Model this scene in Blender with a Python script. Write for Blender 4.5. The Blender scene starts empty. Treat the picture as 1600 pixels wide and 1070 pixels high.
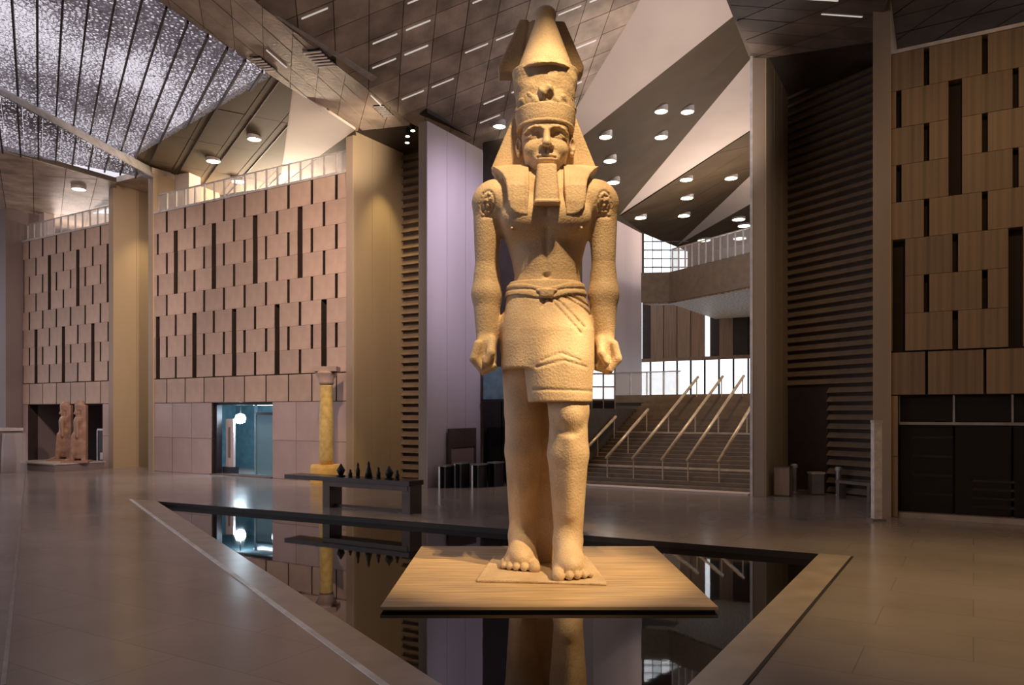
import bpy, bmesh, math, random
import numpy as np
from mathutils import Vector, Matrix
from mathutils.geometry import tessellate_polygon

random.seed(7)
SC = bpy.context.scene
COL = SC.collection
PI = math.pi

# ------------------------------------------------------------------ camera, world, lights
F, HZ, CH = 1200.0, 645.0, 3.0            # focal length (px of 1600), horizon row, eye height
cam_d = bpy.data.cameras.new('camera')
cam_d.sensor_width = 36.0
cam_d.lens = F / 1600 * 36
cam_d.shift_y = (HZ - 535) / 1600
cam_d.clip_end = 500
cam = bpy.data.objects.new('camera', cam_d)
COL.objects.link(cam)
cam.location = (0, 0, CH)
cam.rotation_euler = (PI / 2, 0, 0)
SC.camera = cam

SC.view_settings.view_transform = 'Standard'
SC.view_settings.look = 'None'
SC.view_settings.gamma = 1
SC.view_settings.use_curve_mapping = False
SC.view_settings.exposure = 0.4

world = bpy.data.worlds.new('world')
SC.world = world
world.use_nodes = True
wbg = world.node_tree.nodes['Background']
wbg.inputs[0].default_value = (0.81, 0.76, 0.84, 1)
wbg.inputs[1].default_value = 0.85


def aim(o, target):
    o.rotation_euler = (Vector(target) - o.location).to_track_quat('-Z', 'Y').to_euler()


def spot(name, loc, target, power, color, angle=40, blend=0.6, size=0.15):
    d = bpy.data.lights.new(name, 'SPOT')
    d.energy, d.color = power, color
    d.spot_size, d.spot_blend, d.shadow_soft_size = math.radians(angle), blend, size
    o = bpy.data.objects.new(name, d)
    COL.objects.link(o)
    o.location = loc
    aim(o, target)
    return o


def point(name, loc, power, color, size=0.3):
    d = bpy.data.lights.new(name, 'POINT')
    d.energy, d.color, d.shadow_soft_size = power, color, size
    o = bpy.data.objects.new(name, d)
    COL.objects.link(o)
    o.location = loc
    return o


def area(name, loc, target, power, color, sx, sy):
    d = bpy.data.lights.new(name, 'AREA')
    d.energy, d.color = power, color
    d.shape, d.size, d.size_y = 'RECTANGLE', sx, sy
    o = bpy.data.objects.new(name, d)
    COL.objects.link(o)
    o.location = loc
    aim(o, target)
    return o


WARM = (1.0, 0.70, 0.36)
def FAP(t, d, z):
    return (-18.9 + 0.857 * t + 0.515 * d, 40 - 0.515 * t + 0.857 * d, z)


WARM2 = (1.0, 0.80, 0.55)
# statue spots hung high under the roof, a little in front of the statue
spot('statue_spot', (2.4, 8.8, 18.6), (0.7, 15.0, 7.0), 6900, WARM, 22, 0.8, 0.10)
spot('statue_spot', (1.8, 9.0, 18.6), (0.7, 14.8, 5.6), 3500, WARM, 22, 0.45, 0.10)
spot('statue_spot', (9.0, 7.4, 14.2), (1.0, 14.3, 1.3), 12500, WARM, 21, 0.6, 0.10)
# grazing light on the pale fin wall
spot('fin_wall_spot', (3.5, 26.5, 13.6), (-2.2, 32.6, 9.5), 2300, (0.82, 0.74, 1.0), 70, 0.9, 0.5)
# added unseen fills that brighten the pale roof folds and brown ceilings
area('ceiling_fill', (14.5, 48.0, 11.6), (13.0, 48.0, 20.0), 750, (1.0, 0.80, 0.66), 6, 4)
area('ceiling_fill', (8.6, 33.5, 8.5), (7.0, 37.0, 20.0), 200, (1.0, 0.83, 0.72), 2, 2)
area('ceiling_fill', (-13.0, 43.5, 13.6), (-14.0, 42.0, 20.0), 3000, (1.0, 0.78, 0.55), 8, 1.0)
spot('fold_fill', (7.0, 22.5, 8.5), (6.0, 32.0, 18.0), 2300, (1.0, 0.83, 0.74), 56, 0.9, 0.4)  # added fill with no fixture, lifts the broad fold and soffit
spot('ceiling_fill', (-2.5, 25.0, 12.5), (-9.3, 36.5, 15.6), 3200, (1.0, 0.78, 0.58), 30, 0.9, 0.3)
area('ceiling_fill', (-28.0, 50.0, 13.6), (-26.0, 46.0, 20.0), 300, (1.0, 0.80, 0.70), 8, 1.0)
# stair hall and warm hall spots, then added fills for the facades and pier
spot('stair_spot', (9.0, 34.0, 15.0), (7.0, 36.0, 1.0), 2400, WARM, 90, 0.9, 0.4)
spot('hall_spot_and_fill', (8.0, 9.0, 17.5), (9.0, 12.8, 0.0), 6000, (1.0, 0.68, 0.30), 50, 1.0, 0.4)
spot('hall_spot_and_fill', (7.5, 10.0, 14.5), (13.5, 20.8, 7.0), 900, (1.0, 0.62, 0.28), 70, 1.0, 0.4)
spot('hall_spot_and_fill', (-7.0, 22.0, 14.0), (-12.0, 36.0, 7.0), 6200, (1.0, 0.72, 0.56), 80, 1.0, 0.4)  # unseen fill added to lift the facade with the doorway
spot('hall_spot_and_fill', (3.5, 14.0, 15.0), (9.0, 28.0, 8.0), 900, (1.0, 0.78, 0.62), 40, 1.0, 0.4)  # unseen fill added for the tall brown pier
spot('hall_spot_and_fill', (-14.0, 27.0, 14.0), (-26.0, 45.0, 7.0), 3600, (1.0, 0.74, 0.62), 60, 1.0, 0.4)  # unseen fill added for the far left facade

# ------------------------------------------------------------------ helpers
def P(px, py, z):
    """world point seen at photo pixel (px, py) that lies at height z"""
    D = (z - CH) * F / (HZ - py)
    return Vector(((px - 800) / F * D, D, z))


U = Vector((0.857, -0.515, 0.0)).normalized()        # along the facades, to the right
B = Vector((-U.y, U.x, 0.0))                         # into the building
P0 = Vector((-18.9, 40.0, 0.0))


def FA(t, d, z):
    """facade frame: t along, d behind the front plane, z up"""
    return P0 + U * t + B * d + Vector((0, 0, z))


class MB:
    def __init__(self):
        self.v, self.f = [], []

    def add(self, vs, fs):
        n = len(self.v)
        self.v += [tuple(v) for v in vs]
        self.f += [tuple(i + n for i in f) for f in fs]

    def box(self, lo, hi, fr=None):
        (x0, y0, z0), (x1, y1, z1) = lo, hi
        vs = [(x0, y0, z0), (x1, y0, z0), (x1, y1, z0), (x0, y1, z0), (x0, y0, z1), (x1, y0, z1), (x1, y1, z1), (x0, y1, z1)]
        if fr:
            vs = [fr(*v) for v in vs]
        self.add(vs, [(0, 3, 2, 1), (4, 5, 6, 7), (0, 1, 5, 4), (1, 2, 6, 5), (2, 3, 7, 6), (3, 0, 4, 7)])
        return self

    def prism(self, pts, z0, z1):
        n = len(pts)
        vs = [(p[0], p[1], z0) for p in pts] + [(p[0], p[1], z1) for p in pts]
        a = sum(pts[i][0] * pts[(i + 1) % n][1] - pts[(i + 1) % n][0] * pts[i][1] for i in range(n))
        fs = [tuple(range(n - 1, -1, -1)), tuple(range(n, 2 * n))] + [(i, (i + 1) % n, n + (i + 1) % n, n + i) for i in range(n)]
        if a < 0:
            fs = [tuple(reversed(f)) for f in fs]
        self.add(vs, fs)
        return self

    def slab(self, pts, off):
        """polygon of 3-D points pushed along the vector off"""
        n = len(pts)
        vs = list(pts) + [Vector(p) + off for p in pts]
        fs = [tuple(range(n)), tuple(range(2 * n - 1, n - 1, -1))] + [((i + 1) % n, i, n + i, n + (i + 1) % n) for i in range(n)]
        self.add(vs, fs)
        return self

    def tube(self, pts, r, n=8, taper=None):
        pts = [Vector(p) for p in pts]
        rings = []
        for i, p in enumerate(pts):
            d = (pts[min(i + 1, len(pts) - 1)] - pts[max(i - 1, 0)]).normalized()
            a = d.cross(Vector((0, 0, 1)))
            if a.length < 1e-3:
                a = d.cross(Vector((1, 0, 0)))
            a.normalize()
            b = d.cross(a)
            rr = taper[i] if taper else r
            rings.append([p + a * rr * math.cos(2 * PI * k / n) + b * rr * math.sin(2 * PI * k / n) for k in range(n)])
        vs = [v for r_ in rings for v in r_]
        fs = []
        for i in range(len(pts) - 1):
            for k in range(n):
                fs.append((i * n + k, i * n + (k + 1) % n, (i + 1) * n + (k + 1) % n, (i + 1) * n + k))
        fs.append(tuple(range(n - 1, -1, -1)))
        fs.append(tuple(range((len(pts) - 1) * n, len(pts) * n)))
        self.add(vs, fs)
        return self

    def lathe(self, prof, n=20, c=(0, 0, 0), sx=1, sy=1):
        vs, fs = [], []
        for r, z in prof:
            for k in range(n):
                a = 2 * PI * k / n
                vs.append((c[0] + sx * r * math.cos(a), c[1] + sy * r * math.sin(a), c[2] + z))
        m = len(prof)
        for i in range(m - 1):
            for k in range(n):
                fs.append((i * n + k, i * n + (k + 1) % n, (i + 1) * n + (k + 1) % n, (i + 1) * n + k))
        fs.append(tuple(range(n - 1, -1, -1)))
        fs.append(tuple(range((m - 1) * n, m * n)))
        self.add(vs, fs)
        return self

    def mesh(self, name, mat, smooth=False):
        me = bpy.data.meshes.new(name)
        me.from_pydata(self.v, [], self.f)
        bm = bmesh.new()
        bm.from_mesh(me)
        bmesh.ops.recalc_face_normals(bm, faces=bm.faces)
        bm.to_mesh(me)
        bm.free()
        if smooth:
            me.shade_smooth()
        me.materials.append(mat)
        return me

    def build(self, name, mat, parent=None, smooth=False):
        return link(name, self.mesh(name, mat, smooth), parent)


def link(name, me, parent=None):
    o = bpy.data.objects.new(name, me)
    COL.objects.link(o)
    if parent:
        o.parent = parent
    return o


def tag(o, label=None, cat=None, group=None, kind=None):
    if label:
        o['label'] = label
    if cat:
        o['category'] = cat
    if group:
        o['group'] = group
    if kind:
        o['kind'] = kind
    return o


def empty(name, loc=(0, 0, 0), rz=0.0):
    o = bpy.data.objects.new(name, None)
    o.empty_display_size = 0.2
    COL.objects.link(o)
    o.location = loc
    o.rotation_euler = (0, 0, rz)
    return o


def struct(name, mb, mat, label=None):
    return tag(mb.build(name, mat), label=label, kind='structure')


def sub(pa, name, mb, mat, smooth=False):
    """child whose mesh is in world coordinates of an unmoved parent"""
    return mb.build(name, mat, pa, smooth)


# ------------------------------------------------------------------ materials
def mat(name, col, rough=0.6, metal=0.0, var=0.12, scale=3.0, bump=0.0, bscale=20.0, spec=0.5, emit=None, estr=0.0, objvar=0.0, col2=None, coords='Object', ior=None, stretch=None):
    m = bpy.data.materials.new(name)
    m.use_nodes = True
    nt = m.node_tree
    N, L = nt.nodes, nt.links
    bs = N['Principled BSDF']
    bs.inputs['Roughness'].default_value = rough
    bs.inputs['Metallic'].default_value = metal
    bs.inputs['Specular IOR Level'].default_value = spec
    if ior:
        bs.inputs['IOR'].default_value = ior
    tc = N.new('ShaderNodeTexCoord')
    vec = tc.outputs[coords]
    if stretch:
        mp = N.new('ShaderNodeMapping')
        mp.inputs['Scale'].default_value = stretch
        L.new(vec, mp.inputs['Vector'])
        vec = mp.outputs[0]
    no = N.new('ShaderNodeTexNoise')
    no.inputs['Scale'].default_value = scale
    no.inputs['Detail'].default_value = 5
    L.new(vec, no.inputs['Vector'])
    ra = N.new('ShaderNodeValToRGB')
    c2 = col2 or tuple(c * (1 - 2 * var) for c in col)
    ra.color_ramp.elements[0].position, ra.color_ramp.elements[1].position = 0.3, 0.7
    ra.color_ramp.elements[0].color = (*c2, 1)
    ra.color_ramp.elements[1].color = (*[min(1, c * (1 + var)) for c in col], 1)
    L.new(no.outputs[0], ra.inputs[0])
    out = ra.outputs[0]
    if objvar:
        oi = N.new('ShaderNodeObjectInfo')
        mr = N.new('ShaderNodeMapRange')
        mr.inputs[3].default_value, mr.inputs[4].default_value = 1 - objvar, 1 + objvar
        L.new(oi.outputs['Random'], mr.inputs[0])
        mx = N.new('ShaderNodeMix')
        mx.data_type, mx.blend_type = 'RGBA', 'MULTIPLY'
        mx.inputs[0].default_value = 1
        L.new(out, mx.inputs[6])
        L.new(mr.outputs[0], mx.inputs[7])
        out = mx.outputs[2]
    L.new(out, bs.inputs['Base Color'])
    if bump:
        nb = N.new('ShaderNodeTexNoise')
        nb.inputs['Scale'].default_value = bscale
        nb.inputs['Detail'].default_value = 4
        L.new(vec, nb.inputs['Vector'])
        bp = N.new('ShaderNodeBump')
        bp.inputs['Strength'].default_value = bump
        bp.inputs['Distance'].default_value = 0.05
        L.new(nb.outputs[0], bp.inputs['Height'])
        L.new(bp.outputs[0], bs.inputs['Normal'])
    if emit:
        bs.inputs['Emission Color'].default_value = (*emit, 1)
        bs.inputs['Emission Strength'].default_value = estr
    return m


def glass(name, col, alpha=0.25, rough=0.05):
    m = mat(name, col, rough, var=0.02)
    bs = m.node_tree.nodes['Principled BSDF']
    bs.inputs['Alpha'].default_value = alpha
    return m


def perforated(name, col, thr, scale, rough=0.5):
    """metal sheet punched with irregular holes"""
    m = mat(name, col, rough, var=0.2, scale=0.7, objvar=0.15)
    nt = m.node_tree
    N, L = nt.nodes, nt.links
    bs = N['Principled BSDF']
    tc = N.new('ShaderNodeTexCoord')
    vo = N.new('ShaderNodeTexVoronoi')
    vo.feature = 'DISTANCE_TO_EDGE'
    vo.inputs['Scale'].default_value = scale
    L.new(tc.outputs['Object'], vo.inputs['Vector'])
    no = N.new('ShaderNodeTexNoise')
    no.inputs['Scale'].default_value = 0.16
    no.inputs['Detail'].default_value = 2
    L.new(tc.outputs['Object'], no.inputs['Vector'])
    mr = N.new('ShaderNodeMapRange')
    mr.inputs[1].default_value, mr.inputs[2].default_value = 0.35, 0.65
    mr.inputs[3].default_value, mr.inputs[4].default_value = thr[0], thr[1]
    L.new(no.outputs[0], mr.inputs[0])
    lt = N.new('ShaderNodeMath')
    lt.operation = 'LESS_THAN'
    L.new(vo.outputs['Distance'], lt.inputs[0])
    L.new(mr.outputs[0], lt.inputs[1])
    L.new(lt.outputs[0], bs.inputs['Alpha'])
    out = N['Material Output']
    tl = N.new('ShaderNodeBsdfTranslucent')
    tl.inputs[0].default_value = (0.56, 0.53, 0.55, 1)
    tr = N.new('ShaderNodeBsdfTransparent')
    m1 = N.new('ShaderNodeMixShader')
    L.new(lt.outputs[0], m1.inputs[0]); L.new(tr.outputs[0], m1.inputs[1]); L.new(tl.outputs[0], m1.inputs[2])
    m2 = N.new('ShaderNodeMixShader')
    m2.inputs[0].default_value = 0.45
    L.new(bs.outputs[0], m2.inputs[1]); L.new(m1.outputs[0], m2.inputs[2])
    L.new(m2.outputs[0], out.inputs[0])
    return m


def floor_mat(name, c1, c2, rough):
    m = mat(name, c1, rough, var=0.05, scale=0.35, col2=c2, bump=0.04, bscale=1.2)
    nt = m.node_tree
    N, L = nt.nodes, nt.links
    bs = N['Principled BSDF']
    src = bs.inputs['Base Color'].links[0].from_socket
    tc = N.new('ShaderNodeTexCoord')
    mp = N.new('ShaderNodeMapping')
    mp.inputs['Rotation'].default_value = (0, 0, math.radians(31))
    L.new(tc.outputs['Object'], mp.inputs['Vector'])
    br = N.new('ShaderNodeTexBrick')
    br.offset = 0.5
    br.inputs['Scale'].default_value = 1.0
    br.inputs['Brick Width'].default_value = 2.4
    br.inputs['Row Height'].default_value = 1.2
    br.inputs['Mortar Size'].default_value = 0.008
    br.inputs['Color1'].default_value = (1, 1, 1, 1)
    br.inputs['Color2'].default_value = (0.93, 0.93, 0.93, 1)
    br.inputs['Mortar'].default_value = (0.72, 0.72, 0.72, 1)
    L.new(mp.outputs[0], br.inputs['Vector'])
    mx = N.new('ShaderNodeMix')
    mx.data_type, mx.blend_type = 'RGBA', 'MULTIPLY'
    mx.inputs[0].default_value = 1
    L.new(src, mx.inputs[6])
    L.new(br.outputs[0], mx.inputs[7])
    L.new(mx.outputs[2], bs.inputs['Base Color'])
    n2 = N.new('ShaderNodeTexNoise')
    n2.inputs['Scale'].default_value = 0.8
    L.new(tc.outputs['Object'], n2.inputs['Vector'])
    mr = N.new('ShaderNodeMapRange')
    mr.inputs[3].default_value, mr.inputs[4].default_value = rough * 0.7, rough * 1.3
    L.new(n2.outputs[0], mr.inputs[0])
    L.new(mr.outputs[0], bs.inputs['Roughness'])
    return m


M = {}
M['floor'] = floor_mat('polished_stone_floor', (0.34, 0.285, 0.25), (0.265, 0.22, 0.195), 0.18)
M['kerb'] = mat('kerb_stone', (0.44, 0.355, 0.28), 0.28, var=0.10, scale=2.0)
M['glint_strip'] = mat('painted_glint_strip', (0.88, 0.84, 0.80), 0.4, 0.0, var=0.12, scale=2.5)  # white glint of the metal kerb line put into the colour
M['dark_strip'] = mat('dark_joint', (0.03, 0.022, 0.018), 0.6)
M['pool_wall'] = mat('dark_pool_lining', (0.02, 0.014, 0.012), 0.5)
M['water'] = mat('still_dark_water', (0.006, 0.005, 0.004), 0.025, var=0.05, spec=0.5, ior=1.36, bump=0.012, bscale=1.6)
M['facade'] = mat('pinkish_stone_panel', (0.46, 0.325, 0.25), 0.55, var=0.08, scale=1.5, objvar=0.10, bump=0.05, bscale=30)
M['facade_low'] = mat('polished_mauve_stone_slab', (0.42, 0.30, 0.27), 0.30, var=0.08, scale=0.8, objvar=0.06)
M['facade_right'] = mat('dim_lit_stone_panel', (0.235, 0.15, 0.08), 0.5, var=0.16, scale=1.2, objvar=0.12, bump=0.12, bscale=3, stretch=(7, 1, 0.12))  # facade stone with warm dim light put into a browner colour
M['backing'] = mat('dark_backing_slot_shade', (0.03, 0.017, 0.012), 0.8)
M['tan'] = mat('tan_plaster', (0.50, 0.39, 0.25), 0.6, var=0.05, scale=0.5, stretch=(1, 1, 0.15))
M['fin'] = mat('brown_concrete_fin', (0.33, 0.25, 0.18), 0.6, var=0.07, scale=0.8, stretch=(1, 1, 0.2))
M['pale'] = mat('pale_pink_wall', (0.62, 0.52, 0.52), 0.5, var=0.05, scale=0.5, stretch=(1, 1, 0.2))
M['mauve'] = mat('mauve_grey_wall', (0.22, 0.17, 0.165), 0.5, var=0.08, scale=0.4)
M['louvre'] = mat('brown_metal_louvre', (0.24, 0.175, 0.12), 0.45, var=0.1)
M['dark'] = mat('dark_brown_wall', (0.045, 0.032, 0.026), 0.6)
M['black'] = mat('matt_black', (0.012, 0.010, 0.009), 0.5)
M['soffit'] = mat('grey_brown_soffit_panel', (0.52, 0.42, 0.335), 0.42, var=0.22, scale=1.1, objvar=0.22, bump=0.25, bscale=9)
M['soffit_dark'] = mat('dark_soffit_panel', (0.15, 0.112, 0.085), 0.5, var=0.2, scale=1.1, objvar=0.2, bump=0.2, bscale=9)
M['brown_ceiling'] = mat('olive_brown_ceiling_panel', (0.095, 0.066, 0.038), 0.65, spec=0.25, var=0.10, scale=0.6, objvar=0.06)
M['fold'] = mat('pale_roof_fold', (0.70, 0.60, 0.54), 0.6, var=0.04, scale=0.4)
M['rib'] = mat('dark_steel_rib', (0.035, 0.03, 0.035), 0.5, 0.3)
M['trim'] = mat('light_metal_trim', (0.62, 0.58, 0.56), 0.35, 0.3)
M['lattice'] = perforated('perforated_roof_sheet', (0.26, 0.235, 0.25), (0.04, 0.20), 6.5)
M['diffuser'] = mat('white_linear_diffuser', (0.8, 0.74, 0.7), 0.4, emit=(1.0, 0.9, 0.82), estr=0.35)
M['lamp'] = mat('warm_lamp_lens', (1, 0.9, 0.7), 0.4, emit=(1.0, 0.86, 0.62), estr=9.0)
M['stone'] = None
M['glass'] = glass('balustrade_glass', (0.72, 0.68, 0.66), 0.30)
M['teal_glass'] = glass('teal_glass', (0.16, 0.30, 0.36), 0.55)
M['dark_glass'] = mat('dark_shop_glass', (0.012, 0.010, 0.010), 0.08, spec=0.6)
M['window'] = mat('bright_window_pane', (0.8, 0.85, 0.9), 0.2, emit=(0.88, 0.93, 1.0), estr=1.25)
M['window_dim'] = mat('dim_window_pane', (0.6, 0.68, 0.72), 0.2, emit=(0.8, 0.9, 1.0), estr=0.8)
M['cool_soft'] = mat('cool_diffuser', (0.9, 0.95, 1.0), 0.3, emit=(0.75, 0.9, 1.0), estr=5)
M['shop_glass'] = glass('shop_glass', (0.02, 0.016, 0.013), 0.5, 0.35)
M['cool_lamp'] = mat('cool_lamp', (0.9, 0.95, 1.0), 0.3, emit=(0.70, 0.88, 1.0), estr=60)
M['teal_wall'] = mat('teal_tinted_surface', (0.20, 0.34, 0.40), 0.35)  # on the entrance room walls the blue light is put into this teal
M['step'] = mat('brown_stone_step', (0.20, 0.145, 0.095), 0.4, var=0.1, objvar=0.12)
M['bronze'] = mat('pale_bronze_rail', (0.62, 0.48, 0.33), 0.35, 0.3)
M['gold_stone'] = mat('golden_limestone', (0.66, 0.47, 0.16), 0.6, var=0.15, scale=4, bump=0.2)
M['yellow_base'] = mat('yellow_plinth', (0.85, 0.52, 0.14), 0.5)
M['counter'] = mat('dark_wood_counter', (0.050, 0.033, 0.028), 0.25)
M['counter_leg'] = mat('brown_counter_leg', (0.12, 0.080, 0.066), 0.4)
M['red_stone'] = mat('reddish_granite', (0.36, 0.21, 0.14), 0.5, var=0.2, scale=3, bump=0.1)
M['plinth'] = mat('honey_wood_plinth', (0.58, 0.40, 0.22), 0.42, var=0.16, scale=2.2, stretch=(0.35, 4.0, 1))
M['steel'] = mat('brushed_steel', (0.5, 0.48, 0.46), 0.3, 0.8)
M['speckle'] = mat('speckled_pale_soffit', (0.52, 0.40, 0.29), 0.5, var=0.35, scale=7)
M['brown_panel'] = mat('brown_timber_panel', (0.34, 0.23, 0.15), 0.45, var=0.12, scale=2, objvar=0.15, stretch=(6, 6, 0.3))
M['white_post'] = mat('worn_white_paint', (0.80, 0.74, 0.68), 0.4, var=0.15, scale=5)
M['grey_box'] = mat('grey_painted_box', (0.20, 0.18, 0.17), 0.45)


def stone_mat():
    m = mat('sandy_granite', (0.64, 0.485, 0.315), 0.62, var=0.08, scale=1.6, col2=(0.50, 0.355, 0.215), bump=0.30, bscale=26)
    nt = m.node_tree
    N, L = nt.nodes, nt.links
    bs = N['Principled BSDF']
    src = bs.inputs['Base Color'].links[0].from_socket
    tc = N.new('ShaderNodeTexCoord')
    sp = N.new('ShaderNodeTexNoise')
    sp.inputs['Scale'].default_value = 38
    sp.inputs['Detail'].default_value = 3
    L.new(tc.outputs['Object'], sp.inputs['Vector'])
    r = N.new('ShaderNodeValToRGB')
    r.color_ramp.elements[0].position, r.color_ramp.elements[1].position = 0.35, 0.62
    r.color_ramp.elements[0].color, r.color_ramp.elements[1].color = (0.90, 0.88, 0.86, 1), (1.04, 1.03, 1.02, 1)
    L.new(sp.outputs[0], r.inputs[0])
    mx = N.new('ShaderNodeMix')
    mx.data_type, mx.blend_type = 'RGBA', 'MULTIPLY'
    mx.inputs[0].default_value = 1
    L.new(src, mx.inputs[6])
    L.new(r.outputs[0], mx.inputs[7])
    L.new(mx.outputs[2], bs.inputs['Base Color'])
    return m


M['stone'] = stone_mat()
M['stone_drum'] = mat('weathered_shaded_granite', (0.58, 0.44, 0.28), 0.65, var=0.12, scale=2.5, col2=(0.40, 0.28, 0.16), bump=0.4, bscale=16)  # weathered stone; shade under the cone rim is put into its darker colour
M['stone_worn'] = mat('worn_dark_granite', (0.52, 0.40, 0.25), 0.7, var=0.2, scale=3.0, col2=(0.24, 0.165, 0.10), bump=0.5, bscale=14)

# ------------------------------------------------------------------ floor, pool
def fl(px, py):
    D = CH * F / (py - HZ)
    return Vector(((px - 800) / F * D, D))


def isect(a, b, c, d):
    r, s = b - a, d - c
    k = ((c - a).x * s.y - (c - a).y * s.x) / (r.x * s.y - r.y * s.x)
    return a + r * k


i_l0, i_l1 = fl(245, 783), fl(690, 1070)
o_l0, o_l1 = fl(208, 783), fl(600, 1070)
i_r0, i_r1 = fl(1280, 865), fl(1075, 1070)
o_r0, o_r1 = fl(1338, 862), fl(1165, 1070)
bk0, bk1 = i_l0, i_r0
V_bl, V_br, V_n = i_l0, i_r0, isect(i_l0, i_l1, i_r0, i_r1)
O_bl, O_br, O_n = isect(o_l0, o_l1, bk0, bk1), isect(o_r0, o_r1, bk0, bk1), isect(o_l0, o_l1, o_r0, o_r1)

outer = [Vector((-70, -25, 0)), Vector((60, -25, 0)), Vector((60, 90, 0)), Vector((-70, 90, 0))]
hole = [Vector((p.x, p.y, 0)) for p in (O_bl, O_br, O_n)]
tri = tessellate_polygon([outer, hole])
mb = MB()
mb.add(outer + hole, [tuple(t) for t in tri])
fo = struct('floor', mb, M['floor'], 'polished brown-grey stone floor of the hall')

ZW = -0.14
kerb = MB()
for a, b, c, d in ((O_bl, V_bl, V_n, O_n), (O_n, V_n, V_br, O_br)):
    kerb.prism([a, b, c, d], -0.45, 0.006)
struct('trim_1', kerb, M['kerb'], 'flat stone kerb around the triangular pool')
mb = MB()
nb = Vector((-(V_br - V_bl).y, (V_br - V_bl).x)).normalized()
mb.prism([O_bl, O_br, O_br + nb * 0.3, O_bl + nb * 0.3], -0.45, -0.002)
struct('trim_2', mb, M['pool_wall'], 'dark back edge of the pool')


def strip(name, a, b, w, m, z=0.010, label=None):
    d = (b - a).normalized()
    n = Vector((-d.y, d.x)) * w / 2
    q = MB()
    q.prism([a - n, b - n, b + n, a + n], -0.02, z)
    return struct(name, q, m, label)


strip('trim_3', O_bl, O_n, 0.085, M['glint_strip'], 0.012, 'metal line with a painted white glint along the left pool kerb')
strip('trim_4', O_br, O_n, 0.05, M['dark_strip'], 0.009, 'dark joint along the right pool kerb')
strip('trim_5', fl(40, 740), fl(5, 1070), 0.05, M['steel'], 0.004, 'thin metal joint in the floor at far left')
mb = MB()
mb.prism([V_bl, V_br, V_n], -0.5, ZW)
tag(mb.build('pool_water', M['water']), 'still black water in the triangular pool under the giant statue', 'water')

# ------------------------------------------------------------------ facades
ROW0, RH, NR, ZB, ZL = 13.3, 1.066, 8, 4.77, 3.5
_cache = {}


def panel_mesh(w, h, th, m):
    k = (round(w, 3), round(h, 3), round(th, 3), m.name)
    if k not in _cache:
        q = MB()
        c = 0.004
        vs = [(0, 0, 0), (w, 0, 0), (w, 0, h), (0, 0, h), (0, -th + c, 0), (w, -th + c, 0), (w, -th + c, h), (0, -th + c, h),
              (c, -th, c), (w - c, -th, c), (w - c, -th, h - c), (c, -th, h - c)]
        q.add(vs, [(0, 1, 2, 3), (0, 1, 5, 4), (1, 2, 6, 5), (2, 3, 7, 6), (3, 0, 4, 7), (4, 5, 9, 8), (5, 6, 10, 9), (6, 7, 11, 10), (7, 4, 8, 11), (8, 9, 10, 11)])
        me = q.mesh('panel', m)
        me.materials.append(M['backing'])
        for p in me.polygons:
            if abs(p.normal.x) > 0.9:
                p.material_index = 1  # side faces darkened: slot shade put into their colour
        _cache[k] = me
    return _cache[k]


ROTU = math.atan2(U.y, U.x)


def panel(parent, t, z, w, h, m, th=0.32, d=0.34, name='panel'):
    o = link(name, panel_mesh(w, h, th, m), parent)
    o.location = FA(t, d + random.uniform(-0.006, 0.006), z)
    o.rotation_euler = (0, 0, ROTU)
    return o


def facade(name, label, t0, t1, tc, pitch, m, openings, mlow, gap=0.155, lgap=0.32):
    """openings: list of (ta, tb, ztop) in the base zone"""
    q = MB()
    q.box((t0, 0.34, ZL), (t1, 0.6, ROW0), FA)
    edges = [t0] + sorted(x for o in openings for x in o[:2]) + [t1]
    for a, b in zip(edges[::2], edges[1::2]):
        if b - a > 0.05:
            q.box((a, 0.34, 0), (b, 0.6, ZL), FA)
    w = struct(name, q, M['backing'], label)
    i0, i1 = math.floor((t0 - tc) / pitch) - 1, math.ceil((t1 - tc) / pitch) + 1
    for r in range(NR):
        z1, z0 = ROW0 - r * RH, ROW0 - (r + 1) * RH
        gaps = []
        for i in range(i0, i1 + 1):
            c = tc + i * pitch
            par = i % 2
            lng = par == 0 and ((i % 4 == 2 and r in (1, 2, 3)) or (i % 4 == 0 and r in (5, 6, 7)))
            if lng:
                gaps.append((c, lgap))
            elif (par == 1) == (r % 2 == 0):
                gaps.append((c, gap))
        x = t0
        for c, g in gaps + [(t1 + 1, 2.0)]:
            a, b = max(x, t0), min(c - g / 2, t1)
            if b - a > 0.04:
                panel(w, a + 0.003, z0 + 0.003, b - a - 0.006, RH - 0.006, m)
            x = max(x, c + g / 2)
    x = t0
    for i in list(range(i0, i1 + 1)) + [None]:
        if i is not None and i % 2 == 0:
            continue
        c = t1 + 0.04 if i is None else tc + i * pitch
        a, b = x, min(c - 0.035, t1)
        if b - a > 0.04:
            panel(w, a, ZL + 0.02, b - a, ZB - ZL - 0.06, m)
        x = max(x, c + 0.035)
    for a, b in zip(edges[::2], edges[1::2]):
        n = max(1, round((b - a) / 1.5))
        for k in range(n):
            for j in range(2):
                pw = (b - a) / n
                if pw > 0.1:
                    panel(w, a + k * pw + 0.006, j * 1.75 + 0.006, pw - 0.012, 1.738, mlow, name='slab')
    # coping along the top
    c = MB()
    c.box((t0, -0.03, ROW0), (t1, 0.6, ROW0 + 0.10), FA)
    sub(w, 'coping', c, M['trim'])
    return w


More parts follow.
